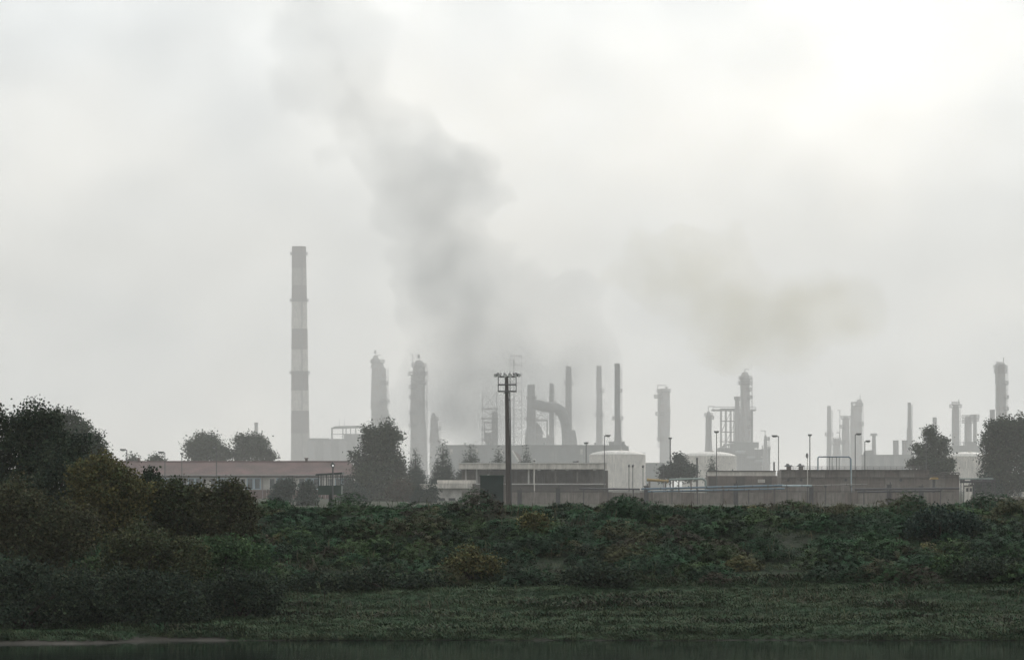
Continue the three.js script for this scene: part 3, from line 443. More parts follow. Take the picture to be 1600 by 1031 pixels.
{ const c = thing('yellow_pipe', 'yellow pipe section lying before the white tanks', 'pipe', 1028, 400); c.part('pipe', M.yellow, bar([c.x(1011), c.y(749.5), 0], [c.x(1045), c.y(752), 0], 2 * c.u, 12)); for (const x of [1012, 1028, 1043]) c.part('flange', M.yellow, bar([c.x(x), c.y(749.5 + (x - 1011) / 13.6), 0], [c.x(x + 1.4), c.y(749.6 + (x - 1011) / 13.6), 0], 2.8 * c.u, 12)); for (const x of [1015, 1040]) c.part('support', M.concrete, box(c.x(x), 0, 0, 3 * c.u, c.y(752), 0.4)); }
{ const c = thing('insulated_pipe', 'pale green pipe with a rounded end right of the yellow pipe', 'pipe', 1074, 398); c.part('pipe', M.pipeTeal, poly([[c.x(1046), c.y(749.5), 0], [c.x(1098), c.y(748), 0], [c.x(1103), c.y(752), 0], [c.x(1103), 0, 0]], 1.7 * c.u, 12)); for (const x of [1052, 1080]) c.part('support', M.concrete, box(c.x(x), 0, 0, 2.4 * c.u, c.y(751), 0.4)); }
// concrete block house and settling basin
{
  const c = thing('block_house', 'dark stained concrete block with pale roof strip left of the basin', 'building', 1160, 430);
  c.part('wall', M.concreteWarm, box(c.x(1165), 0, -2.5, 116 * c.u, c.y(743.5), 5)); c.part('roof_slab', M.fascia, box(c.x(1161), c.y(743.4), -3, 104 * c.u, 6.4 * c.u, 5)); c.part('roof_edge', M.concreteDark, box(c.x(1161), c.y(737), -3, 105 * c.u, 0.12, 5.2));
  for (let i = 0; i < 8; i++) c.part('wall_panel', i % 3 ? M.concreteWarm : M.concreteDark, box(c.x(1114.5 + i * 14.2), 0, 0.06, 13.4 * c.u, c.y(745 + (i % 3)), 0.14));
  const w = c.part('window', M.fascia, box(c.x(1190), c.y(754), 0.16, 11 * c.u, 5 * c.u, 0.1)); c.part('pane', M.render, box(c.x(1190), c.y(753.2), 0.22, 9 * c.u, 3.6 * c.u, 0.05), w);
  c.part('roof_pipe', M.steel, [cyl(c.x(1210), c.y(737), 0, 14 * c.u, 1.4 * c.u, 1.4 * c.u, 10), cyl(c.x(1210), c.y(723), 0, c.u, 2 * c.u, 2 * c.u, 10)]); c.part('roof_post', M.steel, cyl(c.x(1145), c.y(737), 0, 4 * c.u, 0.8 * c.u));
}
{
  const c = thing('settling_basin', 'long raised concrete basin with ledges and top railing', 'basin', 1360, 420), L = 1221, R = 1500;
  for (let i = 0; i < 12; i++) { const x = L + (R - L) * (i + 0.5) / 12, w = (R - L) / 12 - 0.4; c.part('lower_panel', i % 3 === 1 ? M.concrete : M.concreteWarm, box(c.x(x), 0, -3, w * c.u, c.y(746), 6 + (i % 2) * 0.06)); c.part('upper_panel', i % 2 ? M.concreteWarm : M.concrete, box(c.x(x), c.y(746), -3.3, w * c.u, (i > 9 ? 4 : 11.4) * c.u, 6)); }
  c.part('ledge', M.concreteDark, box(c.x((L + R) / 2), c.y(746.6), 0, (R - L) * c.u, 1.1 * c.u, 0.5)); c.part('rim', M.concreteDark, box(c.x(1335), c.y(734.8), -0.2, 232 * c.u, 1.2 * c.u, 0.7)); c.part('rim', M.concreteDark, box(c.x(1476), c.y(742.2), -0.2, 50 * c.u, 1.2 * c.u, 0.7));
  const rl = []; for (let x = 1240; x < 1440; x += 9) rl.push(bar([c.x(x), c.y(734), -0.3], [c.x(x), c.y(729), -0.3], 0.022, 5)); for (const py of [729, 731.6]) rl.push(bar([c.x(1236), c.y(py), -0.3], [c.x(1442), c.y(py), -0.3], 0.025, 5)); c.part('railing', M.rail, rl);
  const r2 = []; for (const x of [1476, 1488, 1500]) r2.push(bar([c.x(x), c.y(742), -0.3], [c.x(x), c.y(738), -0.3], 0.06, 5)); r2.push(bar([c.x(1470), c.y(738.6), -0.3], [c.x(1500), c.y(738.6), -0.3], 0.07, 5)); c.part('end_railing', M.concreteDark, r2);
  for (const x of [1232, 1252, 1322, 1408]) c.part('outlet', M.pipeDark, bar([c.x(x), c.y(750), -0.2], [c.x(x), c.y(750), 0.35], 2.2 * c.u, 12));
}
for (const [px, lab] of [[1233, 'dark flat capped ventilator, left of the pair on the basin'], [1252, 'dark flat capped ventilator, right of the pair on the basin']]) {
  const c = thing('roof_ventilator', lab, 'ventilator', px, 425, 'ventilators on the basin', Y(735.5, 425)); c.part('stem', M.concreteWarm, box(0, 0, 0, 7 * c.u, 6.5 * c.u, 0.5)); c.part('cap', M.lampSteel, [new THREE.CylinderGeometry(5 * c.u, 7.6 * c.u, 2.6 * c.u, 14).translate(0, 7.6 * c.u, 0), cyl(-1.6 * c.u, 8.9 * c.u, 0, 2.2 * c.u, 2.6 * c.u, 2 * c.u, 10)]);
}
{ const c = thing('disc_sign_post', 'small dark oval plate on a thin post beside the ventilators', 'sign', 1261.5, 412); c.part('post', M.fascia, bar([0.06, 0, 0], [0.06, c.y(712), 0], 0.045)); c.part('plate', M.lampSteel, new THREE.CylinderGeometry(1, 1, 0.06, 18).rotateX(Math.PI / 2).scale(1.9 * c.u, 4.2 * c.u, 1).translate(0, c.y(712), 0.07)); }
{ const c = thing('pipe_arch', 'goal shaped blue grey pipe arch rising from the basin', 'pipe', 1304, 415); c.part('arch', M.pipeBlue, [...poly([[c.x(1278.6), c.y(735), 0], [c.x(1278.6), c.y(715.5), 0], [c.x(1280.4), c.y(713.8), 0], [c.x(1327), c.y(713.8), 0], [c.x(1329.6), c.y(716.4), 0], [c.x(1329.6), c.y(735), 0]], 1.05 * c.u, 10)]); c.part('downpipe', M.pipePale, bar([c.x(1330.4), c.y(717), 0.3], [c.x(1330.4), 0, 0.3], 0.9 * c.u, 10)); for (const x of [1297, 1301, 1308, 1312]) c.part('dropper', M.lampSteel, bar([c.x(x), c.y(714), -0.1], [c.x(x), c.y(735), -0.1], 0.5 * c.u)); }
{ const c = thing('yellow_valve_cover', 'small yellow valve cover on the basin wall near the leafy conifer', 'valve', 1460, 414); c.part('cover', M.yellow, prism([[c.x(1453), c.y(749)], [c.x(1467), c.y(749)], [c.x(1466), c.y(746)], [c.x(1456), c.y(746)]], 0.7)); c.part('stem', M.pipeDark, cyl(c.x(1460), 0, 0, c.y(749), 2.4 * c.u, 2.4 * c.u, 10)); c.part('hand_wheel', M.yellow, new THREE.TorusGeometry(1.6 * c.u, 0.3 * c.u, 6, 14).rotateX(1.57).translate(c.x(1460), c.y(745), 0)); }
{ const c = thing('pipe_trestle', 'low dark pipe trestle between concrete basin and big right tree', 'pipe', 1528, 400); c.part('pipe', M.pipeTeal, bar([c.x(1500), c.y(748), 0], [c.x(1553), c.y(748), 0], 1.1 * c.u, 10)); c.part('lower_pipe', M.pipeDark, bar([c.x(1500), c.y(753), 0.4], [c.x(1556), c.y(752), 0.4], 1.8 * c.u, 10)); for (const x of [1504, 1521, 1538, 1553]) c.part('trestle', M.pipeDark, [box(c.x(x - 2), 0, 0.2, 1.4 * c.u, c.y(749), 0.12), box(c.x(x + 2.4), 0, 0.2, 1.2 * c.u, c.y(749), 0.12), box(c.x(x), c.y(751), 0.2, 7 * c.u, 0.12, 0.9)]); }
{ const c = thing('valve_cabinet', 'small pale cabinet with dark openings under the pipe trestle', 'cabinet', 1514, 390); c.part('body', M.fascia, box(0, 0, 0, 11 * c.u, c.y(760), 0.9)); c.part('roof', M.concreteDark, box(0, c.y(760), 0, 13 * c.u, 0.12, 1.1)); for (const x of [1511.5, 1517]) c.part('door', M.pipeDark, box(c.x(x), c.y(768), 0.46, 3.6 * c.u, 5.6 * c.u, 0.05)); }
{ const c = thing('white_hut', 'small pale hut at the right edge under the big tree', 'building', 1598, 480); c.part('wall', M.fascia, box(0, 0, 0, 30 * c.u, c.y(756), 2.6)); c.part('roof', M.concrete, prism([[-17 * c.u, c.y(756)], [17 * c.u, c.y(756)], [12 * c.u, c.y(750)], [-12 * c.u, c.y(750)]], 3)); c.part('door', M.plantDark, box(c.x(1592), 0, 1.32, 6 * c.u, c.y(766), 0.06)); }
{ const c = thing('kerb_block_wall', 'low pale block wall under the trees at the right edge', 'wall', 1560, 372); for (let i = 0; i < 9; i++) c.part('block', M.wallStained, box(c.x(1524 + i * 12), 0, (i % 3) * 0.03, 11.7 * c.u, c.y(776 + (i * 5 % 3) * 0.6), 0.35)); }

// ------------------------------------------------------------------ lamps and masts
{
  const D = 255, c = thing('floodlight_mast', 'tall dark pole with a railed crown of six floodlights', 'floodlight', 795, D);
  const xt = c.x(791.5), yt = c.y(588);
  c.part('pole', M.mast, bar([0, 0, 0], [xt, yt, 0], 1, 12).scale(1, 1, 1) && new THREE.CylinderGeometry(2.9 * c.u, 4.6 * c.u, yt, 14).translate(0, yt / 2, 0).applyMatrix4(new THREE.Matrix4().makeShear(0, 0, xt / yt, 0, 0, 0)));
  const cage = [], b = 0.75 * c.u, z = 0.9; const fr = [778.5, 806.5];
  for (const s of [-z, z]) { for (const py of [588.5, 601, 611.5]) cage.push(bar([c.x(fr[0]), c.y(py), s], [c.x(fr[1]), c.y(py), s], b)); for (const x of [fr[0], 797, fr[1]]) cage.push(bar([c.x(x), c.y(611.5), s], [c.x(x), c.y(588.5), s], b)); }
  for (const x of fr) for (const py of [588.5, 601, 611.5]) cage.push(bar([c.x(x), c.y(py), -z], [c.x(x), c.y(py), z], b));
  c.part('cage', M.lampSteel, cage); c.part('cage_floor', M.lampSteel, box(c.x(792.5), c.y(612.2), 0, 28 * c.u, 0.06, 1.8)); c.part('collar', M.lampSteel, cyl(c.x(791.8), c.y(614.5), 0, 1.2 * c.u, 5 * c.u, 5 * c.u, 12));
  for (const [x, w, turn] of [[776.3, 5.4, -0.6], [781, 5, -0.3], [789.3, 6, 0], [797.2, 6.4, 0], [804, 5, 0.3], [808.6, 5.4, 0.6]]) {
    const q = c.part('floodlight', M.lampSteel, [new THREE.CylinderGeometry(w * c.u * 0.5, w * c.u * 0.36, 0.42, 14).rotateX(Math.PI / 2 + 0.35).rotateY(turn).translate(c.x(x), c.y(586), z), bar([c.x(x), c.y(588.5), z], [c.x(x), c.y(586), z], 0.05)]);
    c.part('lens', M.lens, new THREE.CircleGeometry(w * c.u * 0.44, 14).translate(0, 0, 0.216).rotateX(0.35).rotateY(turn).translate(c.x(x), c.y(586), z), q);
  }
  c.part('cable', M.lampSteel, [bar([c.x(796.6), c.y(613), 0.1], [c.x(799.2), 0.3, 0.1], 0.045)]);
  for (const py of [625, 655, 685, 715, 745]) c.part('cable_clip', M.lampSteel, bar([c.x(lerp(791.6, 795, (py - 588) / 230)), c.y(py), 0.1], [c.x(lerp(796.5, 799, (py - 613) / 200)), c.y(py), 0.1], 0.04));
}
{
  const c = thing('green_cabinet', 'dark green windowless steel cabinet at the floodlight mast foot', 'cabinet', 768.5, 172);
  c.part('body', M.greenSteel, box(0, 0, -1, 36.5 * c.u, c.y(744.4), 2)); c.part('roof', M.greenCab, [box(0, c.y(744.4), -1, 38.4 * c.u, 2 * c.u, 2.2)]);
  for (let i = 0; i < 6; i++) c.part('wall_sheet', M.greenSteel, box(c.x(753.6 + i * 5.9), 0.1, 0.03, 5.3 * c.u, c.y(746) - 0.1, 0.06));
  c.part('roof_light', M.white, [box(c.x(763), c.y(742.4), -0.2, 3 * c.u, 1.4 * c.u, 0.2)]); c.part('corner_post', M.concrete, box(c.x(788.6), 0, 0.05, 1.4 * c.u, c.y(752), 0.12));
}
function lampPost(label, D, px, top, arms, o = {}) {
  const c = thing('lamp_post', label, 'street lamp', px, D, 'lamp posts in the plant'), h = c.y(top);
  c.part('post', M.lampSteel, new THREE.CylinderGeometry((o.w ?? 0.8) * c.u * 0.75, (o.w ?? 0.8) * c.u, h, 8).translate(0, h / 2, 0));
  for (const a of arms) {
    if (a) c.part('arm', M.lampSteel, bar([0, h - 0.05, 0], [a * 3 * c.u, h, 0], 0.06));
    const hw = (o.head ?? 8) * c.u, q = c.part('lamp_head', M.lampHead, [new THREE.CylinderGeometry(0.5, 0.36, 1, 12).scale(hw, 2.6 * c.u, 0.5).translate(a * (hw * 0.62), h + 0.02, 0)]);
    c.part('lamp_glass', M.lens, new THREE.SphereGeometry(0.5, 12, 6, 0, 6.2832, Math.PI / 2, Math.PI / 2).scale(hw * 0.62, 1.6 * c.u, 0.32).translate(a * (hw * 0.62), h - 1.2 * c.u, 0), q);
  }
}
lampPost('leftmost lamp post, arm left, above the yellow shrub', 430, 197.4, 703, [-1], { head: 10 });
lampPost('lamp post with left arm, second from left over the red roof', 425, 257, 707, [-1], { head: 10 });
lampPost('short lamp post with small double head, third from left', 500, 283.5, 709, [0], { head: 6 });
lampPost('bare topped lamp post before the left round tree', 410, 337.6, 699, [-1], { head: 6, w: 0.9 });
lampPost('lamp post with flat head over the shed right end', 480, 916, 692.5, [0], { head: 8 });
lampPost('tall lamp post, arm right, between shed and white tank', 455, 944.6, 681, [1], { head: 9 });
lampPost('lamp post rising behind the cone shaped bush', 560, 1047.6, 685, [0], { head: 6, w: 1.1 });
lampPost('tall lamp post with double head before the cracker deck', 400, 1120, 675, [0], { head: 9 });
lampPost('lamp post, arm left, between cracker base and basin', 430, 1217, 681.5, [-1], { head: 10 });
lampPost('lamp post with round head right of the basin ventilators', 425, 1266, 680, [0], { head: 7, w: 1 });
lampPost('lamp post, arm right, standing against the taller twin column', 435, 1337, 678.5, [1], { head: 9 });
lampPost('shorter lamp post, arm right, next to the mushroom capped stack', 440, 1352, 689.5, [1], { head: 8 });
lampPost('thin lamp post showing through the left of the leafy conifer', 440, 1448, 682, [0], { head: 5 });
for (const [px, top, lab] of [[983, 729, 'small twin spotlight stand before the first white tank, left one'], [989, 729, 'small twin spotlight stand before the first white tank, right one'], [1005, 730, 'single small spotlight stand at the right edge of the first white tank'], [1037, 728, 'small spotlight stand left of the cone shaped bush'], [1089.5, 718, 'stubby dark vent post before the second white tank']]) {
  const c = thing('spotlight_stand', lab, 'spotlight', px, 470, 'spotlight stands by the tanks'); c.part('post', M.lampSteel, bar([0, 0, 0], [0, c.y(top), 0], (px > 1080 ? 1.4 : 0.6) * c.u, 8)); c.part('housing', M.lampSteel, [new THREE.CylinderGeometry(1.9 * c.u, 1.4 * c.u, 3.4 * c.u, 10).rotateX(0.5).translate(0, c.y(top) + c.u, 0)]); c.part('base', M.concrete, box(0, 0, 0, 3.4 * c.u, 0.4, 0.3));
}

// ------------------------------------------------------------------ trees
const TONES = { dark: [[0.020, 0.034, 0.024], [0.028, 0.044, 0.028], [0.038, 0.052, 0.030]], green: [[0.030, 0.064, 0.028], [0.042, 0.080, 0.034], [0.055, 0.09, 0.038]], mid: [[0.034, 0.052, 0.034], [0.045, 0.064, 0.040], [0.056, 0.070, 0.042]], yellow: [[0.088, 0.084, 0.034], [0.098, 0.088, 0.036], [0.062, 0.074, 0.034]], olive: [[0.050, 0.060, 0.028], [0.062, 0.064, 0.030], [0.038, 0.054, 0.028]], brown: [[0.050, 0.054, 0.028], [0.040, 0.050, 0.027], [0.060, 0.056, 0.030]], fir: [[0.022, 0.042, 0.034], [0.030, 0.050, 0.040], [0.038, 0.056, 0.042]], rust: [[0.06, 0.045, 0.03], [0.05, 0.05, 0.03], [0.042, 0.052, 0.034]] };
// Leaves as folded lozenges on sprays; lobes are ellipsoids [x, y, z, rx, ry, rz] in metres.
function leaves(lobes, count, size, tone, seed, o = {}) {
  size *= o.near ? 1.5 : 1.3; count *= o.near ? 1.4 : 1.9;
  const r = rng(seed), pos = [], col = [], nor = [], tones = TONES[tone], vol = lobes.map((l) => Math.pow(l[3] * l[4] * l[5], 0.67)), all = vol.reduce((a, b) => a + b, 0);
  const A = new THREE.Vector3(), B = new THREE.Vector3(), C = new THREE.Vector3(), O = new THREE.Vector3(), n1 = new THREE.Vector3(), n2 = new THREE.Vector3(), per = o.per ?? 9;
  lobes.forEach((l, li) => {
    const sprays = Math.max(3, Math.round(count * vol[li] / all / per));
    for (let s = 0; s < sprays; s++) {
      let dx = gauss(r), dy = gauss(r), dz = gauss(r); const q = Math.hypot(dx, dy, dz) || 1; dx /= q; dy /= q; dz /= q;
      const wob = 1 + 0.42 * perlin.noise(dx * 2.3 + seed, dy * 2.3 + li * 3.1, dz * 2.3) + 0.3 * perlin.noise(dx * 6 + seed, dy * 6, dz * 6 + li);
      const rad = wob * Math.pow(r(), o.inner ?? 0.36), cx = l[0] + dx * l[3] * rad, cy = l[1] + dy * l[4] * rad, cz = l[2] + dz * l[5] * rad, tint = tones[Math.floor(r() * tones.length)], k = 0.75 + 0.5 * r(), spread = size * (o.spread ?? 1.5);
      for (let i = 0; i < per; i++) {
        const ls = size * (0.6 + 0.8 * r()), px = cx + gauss(r) * spread, py = cy + gauss(r) * spread * 0.8, pz = cz + gauss(r) * spread;
        A.set(gauss(r) + dx * 0.7, gauss(r) * 0.6 + dy * 0.4 - (o.droop ?? 0.1), gauss(r) + dz * 0.7).normalize(); B.set(gauss(r), gauss(r), gauss(r)); C.crossVectors(A, B).normalize(); B.crossVectors(C, A);
        const w = ls * (o.slim ?? 0.42), P = (a, c, b) => [px + A.x * a + C.x * c + B.x * b, py + A.y * a + C.y * c + B.y * b, pz + A.z * a + C.z * c + B.z * b];
        const p0 = P(-ls * 0.5, 0, 0), p1 = P(0, w, ls * 0.14), p2 = P(ls * 0.5, 0, 0), p3 = P(0, -w, ls * 0.14), v = (0.55 + 0.9 * r()) * k;
        for (const t of [[p0, p1, p2], [p0, p2, p3]]) { n1.set(t[1][0] - t[0][0], t[1][1] - t[0][1], t[1][2] - t[0][2]); n2.set(t[2][0] - t[0][0], t[2][1] - t[0][1], t[2][2] - t[0][2]); n1.cross(n2).normalize(); for (const e of t) { pos.push(...e); nor.push(n1.x, n1.y, n1.z); col.push(tint[0] * v, tint[1] * v, tint[2] * v); } }
      }
    }
  });
  const g = new THREE.BufferGeometry(); g.setAttribute('position', new THREE.Float32BufferAttribute(pos, 3)); g.setAttribute('normal', new THREE.Float32BufferAttribute(nor, 3)); g.setAttribute('color', new THREE.Float32BufferAttribute(col, 3));
  return g;
}
function crownMesh(parent, g, name = 'crown') { const o = new THREE.Mesh(g, leafMat); o.name = name; o.castShadow = o.receiveShadow = true; parent.add(o); return o; }
// lobes in photograph pixels: [px, py, rx, ry]; depth follows width
function tree(name, label, category, D1, px, lobes, count, size1, tone, seed, o = {}) {
  const near = D1 < 130, D = near ? D1 * NEAR : D1, size = near ? size1 * NEAR : size1;
  const base = o.base ?? groundY(X(px, D), D), c = thing(name, label, category, px, D, o.group, base), u = c.u, r = rng(seed + 77);
  const L = lobes.map(([x, y, rx, ry]) => [c.x(x), c.y(y), (r() - 0.5) * rx * u * 0.5, rx * u, ry * u, rx * u * (o.deep ?? 0.9)]);
  const bits = []; for (const l of L) { for (let i = 0; i < 5; i++) { const a = r() * 6.283, e = (r() - 0.25) * 2, q = 0.78 + 0.36 * r(), f = 0.26 + 0.26 * r(); bits.push([l[0] + Math.cos(a) * Math.cos(e) * l[3] * q, l[1] + Math.sin(e) * l[4] * q, l[2] + Math.sin(a) * Math.cos(e) * l[5] * q, l[3] * f * (0.7 + 0.6 * r()), l[4] * f * (0.8 + 0.8 * r()), l[5] * f]); } l[3] *= 0.84; l[4] *= 0.84; l[5] *= 0.84; }
  L.push(...bits);
  crownMesh(c.g, leaves(L, count, size, tone, seed, { near, ...o }), o.part ?? 'crown');
  const topY = Math.max(...L.slice(0, lobes.length).map((l) => l[1])), w = Math.max(...L.map((l) => l[3])), tr = o.trunk ?? clamp(w * 0.07, 0.03, 0.4), gs = [];
  if (o.shrub) { for (let i = 0; i < 7; i++) { const l = L[i % L.length]; gs.push(tube([[ (r() - 0.5) * w * 0.5, -0.05, (r() - 0.5) * w * 0.4], [l[0] * 0.5 + (r() - 0.5) * 0.3 * w, l[1] * 0.5, l[2]], [l[0] + (r() - 0.5) * l[3], l[1] + 0.4 * l[4] * r(), l[2]]], tr * 0.45, 6, 5)); } c.part('stem', M.bark, gs); }
  else {
    gs.push(cyl(0, -0.1, 0, topY * 0.9 + 0.1, tr, tr * 0.3, 9)); c.part('trunk', o.bark ?? M.bark, gs);
    const lb = []; for (let i = 0; i < 10; i++) { const l = L[i % L.length], y0 = topY * (0.25 + 0.05 * i); lb.push(tube([[0, y0, 0], [l[0] * 0.5, lerp(y0, l[1], 0.55), l[2] * 0.5], [l[0] + (r() - 0.5) * l[3] * 1.1, l[1] + (r() - 0.3) * l[4] * 0.7, l[2] + (r() - 0.5) * l[5]]], tr * 0.28, 6, 5)); } c.part('limb', o.bark ?? M.bark, lb);
  }
  return c;
}
function conifer(label, D, px, top, foot, w, seed, o = {}) {
  const c = thing('conifer_tree', label, 'conifer', px, D, 'dark conifers', o.base ?? GROUND), u = c.u, H = c.y(top), y0 = Math.max(0.15, c.y(foot)), W = w / 2 * u, L = [], r = rng(seed);
  const tiers = 9; for (let t = 0; t < tiers; t++) { const k = t / (tiers - 1), R = W * (1 - k * 0.9), n = Math.max(1, Math.round(9 * (1 - k) + 1)); for (let i = 0; i < n; i++) { const a = i / n * 6.283 + t * 0.9 + r() * 0.5, q = R * (0.55 + 0.3 * r()); L.push([Math.cos(a) * q, lerp(y0, H, k * 0.94) - q * 0.12, Math.sin(a) * q, R * 0.42, W * 0.13 + H * 0.012, R * 0.42]); } }
  L.push([0, H * 0.965, 0, W * 0.07, H * 0.05, W * 0.07]);
  crownMesh(c.g, leaves(L, (o.count ?? 3200) * 1.7, o.size ?? 1.9 * u, 'fir', seed, { slim: 0.22, droop: 0.35, inner: 0.5, per: 6, spread: 1.3 }));
  c.part('trunk', M.bark, cyl(0, -0.1, 0, H * 0.98, W * 0.07 + 0.05, 0.02, 8));
}
tree('round_tree', 'left one of the two round hazy trees behind the red roof', 'tree', 640, 322, [[322, 706, 28, 22], [306, 716, 15, 14], [336, 710, 16, 15], [314, 693, 16, 12], [328, 690, 14, 10], [350, 716, 6, 9]], 5200, 0.24, 'mid', 11, { group: 'trees behind the office' });
tree('round_tree', 'right one of the two round hazy trees behind the red roof', 'tree', 640, 393, [[392, 706, 24, 20], [388, 691, 17, 11], [378, 704, 16, 16], [404, 700, 17, 14], [416, 710, 13, 9], [372, 714, 10, 10], [423, 716, 7, 4]], 5000, 0.24, 'mid', 12, { group: 'trees behind the office' });
tree('round_tree', 'small dome of a treetop peeping over the red roof at left', 'tree', 560, 241, [[241, 721, 9, 6.5], [246, 726, 7, 8]], 900, 0.2, 'mid', 13);
tree('round_tree', 'tiny ragged treetop over the red roof beside the leftmost lamp post', 'tree', 540, 206, [[205, 718, 4.5, 5], [210, 723, 5, 4], [206, 728, 7, 6]], 500, 0.2, 'mid', 14);
tree('broad_tree', 'tall rounded grey green tree at the right end of the office', 'tree', 430, 592, [[592, 700, 25, 27], [592, 679, 18, 11], [578, 692, 14, 14], [610, 690, 13, 14], [570, 715, 17, 18], [614, 718, 17, 22], [592, 740, 36, 26], [565, 755, 18, 26], [622, 752, 14, 26], [592, 775, 40, 24]], 15000, 0.17, 'mid', 15, { trunk: 0.3 });
tree('shrub', 'reddish brown shrub at the right foot of the tall rounded tree', 'shrub', 415, 632, [[632, 776, 22, 18], [622, 768, 12, 12], [645, 782, 12, 12]], 3200, 0.16, 'rust', 16, { shrub: true });
tree('shrub', 'blue green shrub between watch booth and tall rounded tree', 'shrub', 420, 548, [[547, 772, 14, 20], [538, 782, 12, 14], [558, 778, 12, 18]], 2600, 0.16, 'fir', 17, { shrub: true });
conifer('conifer right of the tall rounded tree, before the hooked column', 455, 649, 702, 768, 40, 21);
conifer('slender spiky conifer left of the loading shed', 460, 692, 688, 768, 50, 22, { count: 4200 });
conifer('conifer above the left end of the loading shed roof', 540, 736, 694, 752, 48, 23);
conifer('faint conifer peeping over the shed roof just left of the floodlight mast', 560, 779, 700, 752, 36, 24, { count: 2000 });
conifer('small faint conifer right of the white conveyor', 600, 822, 697, 752, 30, 25, { count: 1800 });
conifer('little dark conifer in front of the low white house', 385, 655, 754, 800, 24, 26, { count: 2200, size: 0.12 });
conifer('tiny conifer before the left side of the second white tank', 560, 1113, 714, 752, 14, 27, { count: 900 });
tree('shrub', 'round dark shrub beside the little dark conifer', 'shrub', 383, 672, [[673, 782, 11, 14], [668, 790, 9, 10]], 1500, 0.13, 'fir', 28, { shrub: true });
tree('shrub', 'rounded dark shrub before the office windows, left one', 'shrub', 330, 443, [[443, 768, 13, 15], [441, 784, 14, 14], [446, 759, 8, 8]], 3200, 0.14, 'fir', 29, { shrub: true });
tree('shrub', 'rounded dark shrub before the office, next to the watch booth', 'shrub', 328, 480, [[481, 774, 10, 13], [480, 787, 11, 12], [481, 764, 6, 6]], 2600, 0.14, 'fir', 30, { shrub: true });
tree('cone_bush', 'cone shaped dark bush before the white tanks', 'bush', 520, 1061, [[1062, 735, 22, 14], [1061, 722, 12, 10], [1049, 742, 12, 12], [1076, 743, 14, 12], [1060, 715, 5, 5]], 4200, 0.17, 'fir', 31);
tree('leafy_conifer', 'ragged spreading conifer behind the basin right end', 'tree', 455, 1460, [[1458, 690, 12, 14], [1452, 680, 9, 9], [1446, 708, 16, 12], [1472, 705, 13, 12], [1476, 690, 7, 6], [1458, 722, 26, 16], [1436, 726, 12, 10], [1480, 724, 9, 9], [1460, 738, 28, 12]], 7000, 0.17, 'mid', 32, { inner: 0.5 });
tree('big_tree', 'big leafy tree at the right edge', 'tree', 430, 1574, [[1570, 690, 28, 26], [1575, 668, 22, 14], [1552, 682, 16, 16], [1592, 672, 16, 16], [1548, 708, 15, 16], [1590, 705, 26, 28], [1566, 730, 26, 24], [1606, 735, 24, 30], [1556, 748, 17, 16], [1585, 758, 28, 16]], 15000, 0.17, 'mid', 33, { trunk: 0.28, bark: M.barkPale });
tree('shrub', 'dark hedge shrub behind the pipe trestle', 'shrub', 425, 1545, [[1545, 762, 14, 13], [1528, 766, 12, 11], [1556, 768, 12, 10]], 2400, 0.15, 'fir', 34, { shrub: true });
// near side, left
tree('dark_tree', 'large dark round tree at the left edge of the bank', 'tree', 120, 58, [[60, 715, 52, 46], [30, 690, 36, 38], [85, 700, 42, 36], [52, 665, 34, 22], [-10, 700, 40, 46], [100, 740, 40, 40], [40, 760, 56, 46], [-30, 745, 46, 60], [78, 668, 22, 16], [20, 662, 18, 14]], 26000, 0.055, 'dark', 41, { trunk: 0.12 });
tree('pale_tree', 'paler hazy tree behind the large dark tree', 'tree', 235, 108, [[105, 700, 40, 44], [80, 672, 28, 24], [120, 690, 22, 26], [138, 712, 16, 22], [66, 660, 20, 16]], 9000, 0.1, 'mid', 42, { trunk: 0.2 });
tree('sapling', 'thin ragged sapling at the right side of the paler hazy tree', 'tree', 180, 150, [[149, 692, 7, 14], [153, 706, 9, 12], [146, 716, 8, 14]], 1100, 0.08, 'mid', 43, { trunk: 0.05 });
tree('shrub', 'yellowish tall shrub right of the large dark tree', 'shrub', 104, 165, [[158, 752, 46, 30], [185, 760, 34, 28], [140, 775, 40, 40], [195, 800, 38, 44], [150, 825, 50, 50], [168, 735, 26, 18], [205, 770, 18, 22]], 17000, 0.05, 'yellow', 44, { shrub: true });
tree('shrub', 'dark upright shrub spiking above the olive thicket, below the roof', 'shrub', 112, 234, [[233, 748, 8, 16], [242, 760, 12, 14], [236, 780, 16, 20]], 2200, 0.05, 'dark', 45, { shrub: true });
tree('shrub', 'dull olive shrub right of the yellowish shrub, before the office', 'shrub', 105, 285, [[280, 790, 44, 26], [262, 800, 36, 34], [300, 812, 42, 36], [275, 840, 54, 46]], 14000, 0.05, 'olive', 46, { shrub: true });
tree('shrub', 'olive brown twiggy shrub at the right end of the thicket', 'shrub', 104, 362, [[352, 782, 30, 22], [378, 800, 26, 30], [345, 815, 40, 36], [372, 840, 40, 44], [330, 785, 22, 18]], 13000, 0.048, 'brown', 47, { shrub: true });
tree('shrub', 'dark leafy shrub filling in under the large dark tree', 'shrub', 112, 90, [[95, 770, 50, 40], [40, 785, 56, 36], [130, 790, 36, 44], [-10, 790, 40, 40]], 14000, 0.052, 'dark', 54, { shrub: true });
tree('shrub', 'olive brown shrub below the yellowish one, at the left edge', 'shrub', 97, 60, [[60, 820, 60, 46], [20, 810, 46, 50], [105, 840, 46, 44], [-30, 825, 50, 60], [60, 860, 80, 40]], 19000, 0.046, 'brown', 48, { shrub: true });
tree('shrub', 'dull green shrub low in the middle of the thicket', 'shrub', 96, 240, [[235, 868, 56, 36], [190, 875, 46, 34], [285, 878, 50, 34]], 12000, 0.046, 'olive', 49, { shrub: true });
